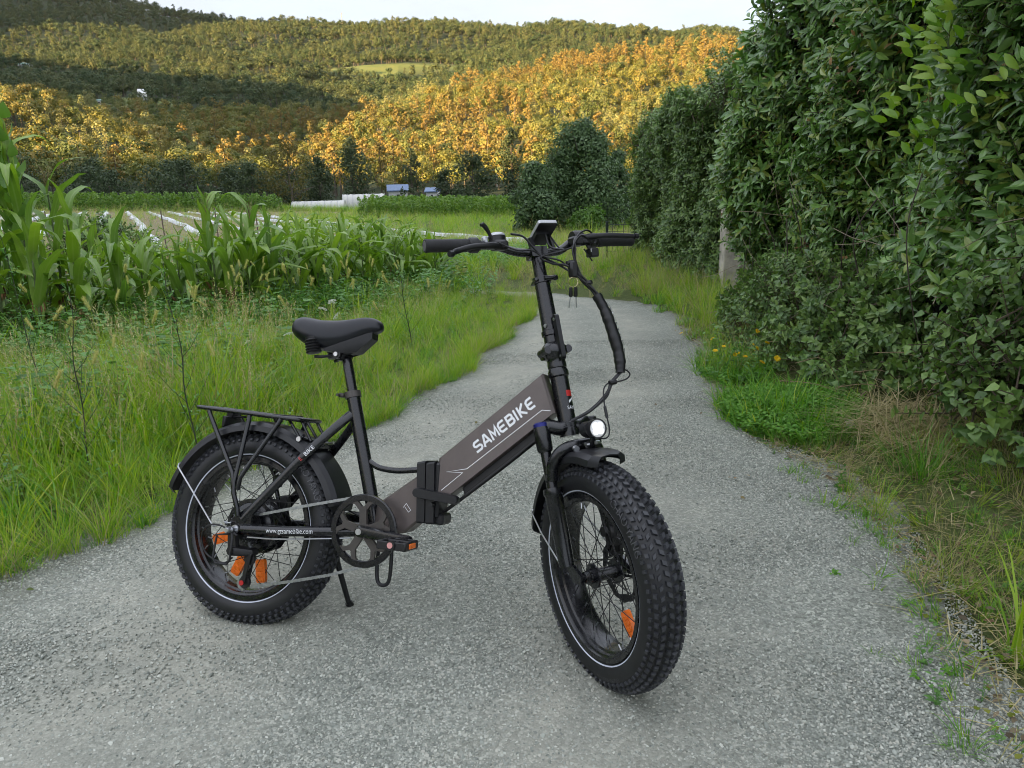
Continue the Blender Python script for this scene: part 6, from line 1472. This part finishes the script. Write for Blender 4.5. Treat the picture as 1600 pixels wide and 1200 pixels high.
b = MB(); b.cyl(P(.76), P(.838), .0170, 22); part('riser_post', b.mesh('riser_post', [M_blk]), stem)
b = MB(); b.lathe([(.764, .0205), (.764, .0245), (.780, .0245), (.780, .0205)], AP, AXv, 24, closed=True); b.cyl(P(.772, .026, -.005), P(.772, .026, .030), .006, 10); b.box(P(.772, .026, .028), (.012, .014, .014), None, .003); b.cyl(P(.772, -.03, -.015), P(.772, .02, -.026), .004, 8)
part('quick_release_collar', b.mesh('quick_release_collar', [M_blk]), stem)
b = MB(); b.hull([P(s_, n_, lat) for s_, r_ in ((.836, .017), (.864, .014)) for lat in (-.024, .024) for n_ in (-.02, .02)])
part('bar_clamp', b.mesh('bar_clamp', [M_blk]), stem)
def bar(lat): # handlebar centre line
    return lat
hbp = [(.876, 0, -.312), (.876, 0, -.20), (.874, 0, -.125), (.869, 0, -.105), (.858, .001, -.075), (.852, .002, -.045), (.851, .002, 0), (.852, .002, .045), (.858, .001, .075), (.878, 0, .108), (.884, 0, .128), (.885, 0, .20), (.884, 0, .305)]
b = MB(); b.tube(spline([P(*q) for q in hbp], 4), .0115, 14)
hb = part('handlebar', b.mesh('handlebar', [M_blk]), steer=True)
for s_, za in ((-1, .8755), (1, .8845)):
    y0, y1 = s_ * .192, s_ * .313
    b = MB(); b.lathe([(0, .0), (0, .0165), (.003, .0175), (.012, .0168), (.05, .0165), (.09, .0165), (.112, .0178), (.114, .0162), (.120, .0158), (.120, 0)], P(za, 0, y1), (0, -s_, 0), 22)
    part('grip', b.mesh('grip', [M_grip]), hb)
    b = MB(); b.lathe([(-.0005, 0), (-.0005, .0135), (-.0015, .0125), (-.0018, 0)], P(za, 0, y1), (0, -s_, 0), 18); part('end_cap', b.mesh('end_cap', [paint('worn_grey_rubber', (.10, .10, .10), .8, 0, .3)]), hb)
    b = MB(); b.lathe([(0, .0), (0, .0172), (.004, .0205), (.024, .0205), (.028, .016), (.034, .0125), (.034, 0)], P(za, 0, s_ * .194), (0, -s_, 0), 22)
    part('twist_collar', b.mesh('twist_collar', [M_plastic]), hb)
    # brake lever with bracket
    b = MB(); dz = -.018 if s_ < 0 else -.004
    b.box(P(za - .010, .022, s_ * .118), (.045, .040, .026), None, .006); b.box(P(za - .014, .030, s_ * .138), (.03, .035, .018), None, .005)
    b.tube(spline([P(za + dz, .036, s_ * .120), P(za + dz - .002, .050, s_ * .16), P(za + dz - .008, .056, s_ * .21), P(za + dz - .020, .062, s_ * .252), P(za + dz - .027, .068, s_ * .268)] if s_ < 0 else [P(za - .006, .036, .12), P(za - .006, .048, .16), P(za - .006, .054, .21), P(za - .009, .056, .255), P(za - .010, .057, .285)], 5), [.009] * 6 + [.0075] * 12 + [.0065] * 3, 10, flat=.75)
    b.tube([P(za - (.047 if s_ < 0 else .019), .066, s_ * .268), P(za - (.047 if s_ < 0 else .019) - .002, .071, s_ * .278)] if s_ < 0 else [P(za - .0102, .057, .284), P(za - .0105, .058, .296)], [.0085, .0075], 10)
    part('brake_lever', b.mesh('brake_lever', [M_plastic]), hb)
# gear shifter pod with thumb lever (rider's right), bell-like silver cap
b = MB(); b.hull([P(.880 + ds, .012 + dn, -.115 + dl) for ds, rr_ in ((-.004, .020), (.012, .021)) for k in range(12) for dn, dl in ((rr_ * .9 * math.cos(k * .5236), rr_ * 1.15 * math.sin(k * .5236)),)])
shf = part('shifter', b.mesh('shifter', [M_plastic]), hb)
b = MB(); b.hull([P(.893 + ds, .012 + dn, -.115 + dl) for ds, rr_ in ((0, .0205), (.005, .0195), (.009, .015)) for k in range(14) for dn, dl in ((rr_ * .9 * math.cos(k * .4488), rr_ * 1.2 * math.sin(k * .4488)),)])
part('shifter_cover', b.mesh('shifter_cover', [M_silverb]), shf)
b = MB(); b.hull([P(.9023, .012 + dn, -.108 + dl) for dn in (-.006, .008) for dl in (-.01, .008)] + [P(.9033, .012 + dn, -.108 + dl) for dn in (-.005, .007) for dl in (-.009, .007)]); part('gear_window', b.mesh('gear_window', [M_glass]), shf)
b = MB(); b.tube([P(.880, .018, -.132), P(.903, .020, -.140), P(.917, .022, -.148), P(.924, .022, -.155), P(.922, .022, -.160)], [.005, .0065, .0085, .009, .006], 10, flat=.7)
part('thumb_lever', b.mesh('thumb_lever', [M_plastic]), shf)
b = MB(); b.box(P(.888, .0, -.146), (.024, .014, .022), None, .004); part('lever_pivot', b.mesh('lever_pivot', [M_silverb]), shf)
# throttle switch and light switch box (rider's left)
b = MB(); b.hull([P(.893 + r_ * math.cos(k * .5236), -.002 + r_ * 1.1 * math.sin(k * .5236), y) for k in range(12) for r_, y in ((.019, .118), (.021, .124), (.021, .146), (.017, .150))])
swp = part('switch_pod', b.mesh('switch_pod', [M_plastic]), hb)
b = MB(); b.box(P(.836, .035, .152), (.03, .026, .024), None, .003); b.tube([P(.86, .03, .145), P(.848, .033, .148)], .006, 8); b.tube([P(.85, .028, .132), P(.812, .036, .146)], .0022, 6)
lsw = part('light_switch', b.mesh('light_switch', [M_plastic]), hb)
b = MB(); b.box(P(.838, .0490, .148), (.002, .018, .009), None, .0005); part('sticker', b.mesh('sticker', [M_silverb]), lsw)
# display tilted towards the rider
b = MB(); D0, D1 = np.array([.915, .055]), np.array([.887, -.034]) # (s,n) of the far-high and near-low edges
def disp(t_, h_, lat): # t along, h thickness up
    q = D0 + (D1 - D0) * t_; nrm = np.array([.953, -.304]); q = q + nrm * h_; return P(q[0], q[1], lat)
b.hull([disp(t_, h_, lat) for t_, l_ in ((0, .024), (.04, .028), (.96, .028), (1, .024)) for lat in (.022 - l_, .022 + l_) for h_ in (0, .009)])
dsp = part('display', b.mesh('display', [M_silverb]), hb)
b = MB(); b.hull([disp(t_, h_, lat) for t_ in (.05, .95) for lat in (-.003, .047) for h_ in (.0085, .0098)]); part('screen', b.mesh('screen', [M_glass]), dsp)
b = MB(); b.hull([disp(t_, h_, lat) for t_, h_ in ((.03, -.0005), (.97, -.0005)) for lat in (-.0045, .0485) for h_ in (0, h_ - .0015)]); b.hull([disp(t_, h_, lat) for t_ in (.35, .8) for lat in (-.005, .035) for h_ in (0, -.012)])
for lat in (-.008, .052): b.hull([P(s_, n_, lat + dl) for s_, n_ in ((.845, -.012), (.845, .014), (.896, .0), (.900, -.02)) for dl in (-.004, .004)])
part('display_bracket', b.mesh('display_bracket', [M_plastic]), dsp)
# cables from the bars down to the crown
rgc = random.Random(5)
key_pts = [P(.822, .045, -.015), P(.803, .06, .02), P(.785, .07, .045), P(.752, .08, .073), P(.715, .085, .097), P(.688, .088, .112)]
low = [P(.490, .092, .128), P(.466, .09, .100), P(.434, .085, .076), P(.402, .075, .030), P(.384, .05, -.012)]
starts = [[P(.862, .05, -.13), P(.842, .05, -.085), P(.840, .05, -.04)], [P(.888, .045, -.09), P(.880, .045, -.055), P(.848, .045, -.03)], [P(.862, .03, .12), P(.875, .05, .10), P(.84, .075, .072), P(.80, .08, .066)], [P(.880, .04, .17), P(.893, .055, .135), P(.865, .08, .085), P(.81, .085, .065)], [P(.868, .045, .165), P(.850, .065, .14), P(.868, .08, .098), P(.83, .085, .062), P(.79, .085, .064)], [P(.893, .03, .02), P(.85, .045, .02), P(.835, .06, .05)], [P(.89, .02, .04), P(.845, .04, .055), P(.842, .06, .085), P(.80, .075, .065)]]
for i, st_ in enumerate(starts):
    j = lambda q: q + np.array([rgc.uniform(-.006, .006) for _ in range(3)])
    kp = key_pts[(0 if len(st_) < 4 and i < 2 or i == 5 else 3):]
    b = MB(); b.tube(spline(st_ + [j(q) for q in kp], 6), .0030 if i % 3 else .0024, 7); part('cable', b.mesh('cable', [M_plastic]), hb)
for i in range(4):
    b = MB(); j = lambda q: q + np.array([rgc.uniform(-.004, .004) for _ in range(3)]); b.tube(spline([j(q) for q in low], 6), .003, 7); part('cable', b.mesh('cable', [M_plastic]), hb)
slv = spline([P(.700, .087, .106), P(.655, .091, .120), P(.615, .093, .126), P(.560, .094, .133), P(.520, .094, .134), P(.488, .092, .129)], 6)
b = MB(); b.tube(slv, [.0125 + .0008 * math.sin(k * 2.1) + .0007 * math.sin(k * .8 + 1) + .0030 * math.sin(k / len(slv) * 3.1) for k in range(len(slv))], 14)
sleeve = part('cable_sleeve', b.mesh('cable_sleeve', [M_plastic]), hb)
def on_sleeve(x, y):
    c = slv[0] + 0; tt_ = min(.97, max(.03, .10 + x / .215)) * (len(slv) - 1); k = int(tt_); c = slv[k] + (slv[min(k + 1, len(slv) - 1)] - slv[k]) * (tt_ - k); a = R(72) + (y - .006) / .017
    return tuple(c + NV * .0182 * math.cos(a) + np.array([0, 1, 0]) * .0182 * math.sin(a))
part('lettering', text_mesh('SAMEBIKE', .030, on_sleeve, 'lettering', M_white), sleeve)
b = MB(); b.tube(spline([P(.490, .092, .130), P(.494, .09, .148), P(.482, .088, .160), P(.470, .088, .145), P(.464, .089, .105)], 6), .002, 7); b.tube([P(.466, .09, .112), P(.464, .09, .092)], .007, 8)
part('wire_loop', b.mesh('wire_loop', [M_plastic]), hb)
for q in (P(.795, .073, .052), P(.735, .085, .09)):
    b = MB(); b.tube([q - AXv * .004, q + AXv * .004], .011, 10); part('cable_tie', b.mesh('cable_tie', [M_plastic]), hb)
b = MB(); b.box(P(.775, .078, .055), (.022, .022, .045), None, .005); lock = part('ignition_lock', b.mesh('ignition_lock', [M_plastic]), hb)

# ---- keys hanging in the ignition lock
kw = BM @ SM @ Vector(P(.752, .082, .048)); keys = empty('key_bunch', kw)
tag(keys, 'two keys with black heads on a wire ring hanging below the handlebar', 'keys')
M_brass = paint('key_brass', (.65, .55, .33), .3, 1, .1, 60)
b = MB(); b.tube([(.0125 * math.cos(a), .003 * math.sin(a * 2), -.012 + .0125 * math.sin(a)) for a in np.linspace(0, 2 * math.pi, 22)[:-1]], .0009, 6, closed=True); b.build('ring', M_brass, keys)
for dx, ang in ((-.006, R(-6)), (.0065, R(3))):
    b = MB(); b.box((dx, 0, -.038), (.0105, .006, .026), None, .004); k1 = b.build('key_head', M_plastic, keys)
    b = MB(); b.box((dx + math.sin(ang) * .03, 0, -.064), (.0034, .0016, .030), Matrix.Rotation(-ang, 3, 'Y'), .0005); b.build('key_blade', M_steel, keys)
# ================================================================ the evening air: one closed box round everything
mh_, t, b_, o_ = new_mat('evening_haze'); t.nodes.remove(b_); pv = node(t, 'ShaderNodeVolumePrincipled', Density=.000009, Anisotropy=.25); pv.inputs['Color'].default_value = (.80, .88, 1.0, 1); t.links.new(pv.outputs[0], o_.inputs['Volume'])
b = MB(); b.box((0, 0, 330), (5600, 5600, 700)); hz_ = b.build('haze', mh_, smooth=False); tag(hz_, kind='stuff')

# what the masses of small things are
seen_ = {}
for nm_, lb_, ct_ in (('hillside_wood', 'mixed wood covering the sunlit and shaded near hillsides', 'wood'), ('distant_wood', 'far wood covering the upper slopes and the ridge line', 'wood'), ('grass_verge', 'tall wild grass with seed heads along the left side of the track', 'grass'), ('grass_verge.001', 'short grass, clover and dry stalks along the foot of the hedges and the bend', 'grass'),
                     ('low_crop', 'low bright green crop behind the right end of the maize', 'crop'), ('field_weeds', 'dry and green weeds scattered over the fallow field', 'weeds'), ('bean_rows', 'band of tall green bean rows at the far end of the fallow field', 'crop'), ('crop_rows', 'bright green crop rows left of the big dark tree', 'crop'),
                     ('loose_gravel', 'loose grey stone chips lying on the track', 'gravel'), ('leaf_litter', 'dry litter and moss on the right verge', 'litter'), ('haze', 'thin evening haze in the valley', 'haze')):
    if nm_ in bpy.data.objects: tag(bpy.data.objects[nm_], lb_, ct_)
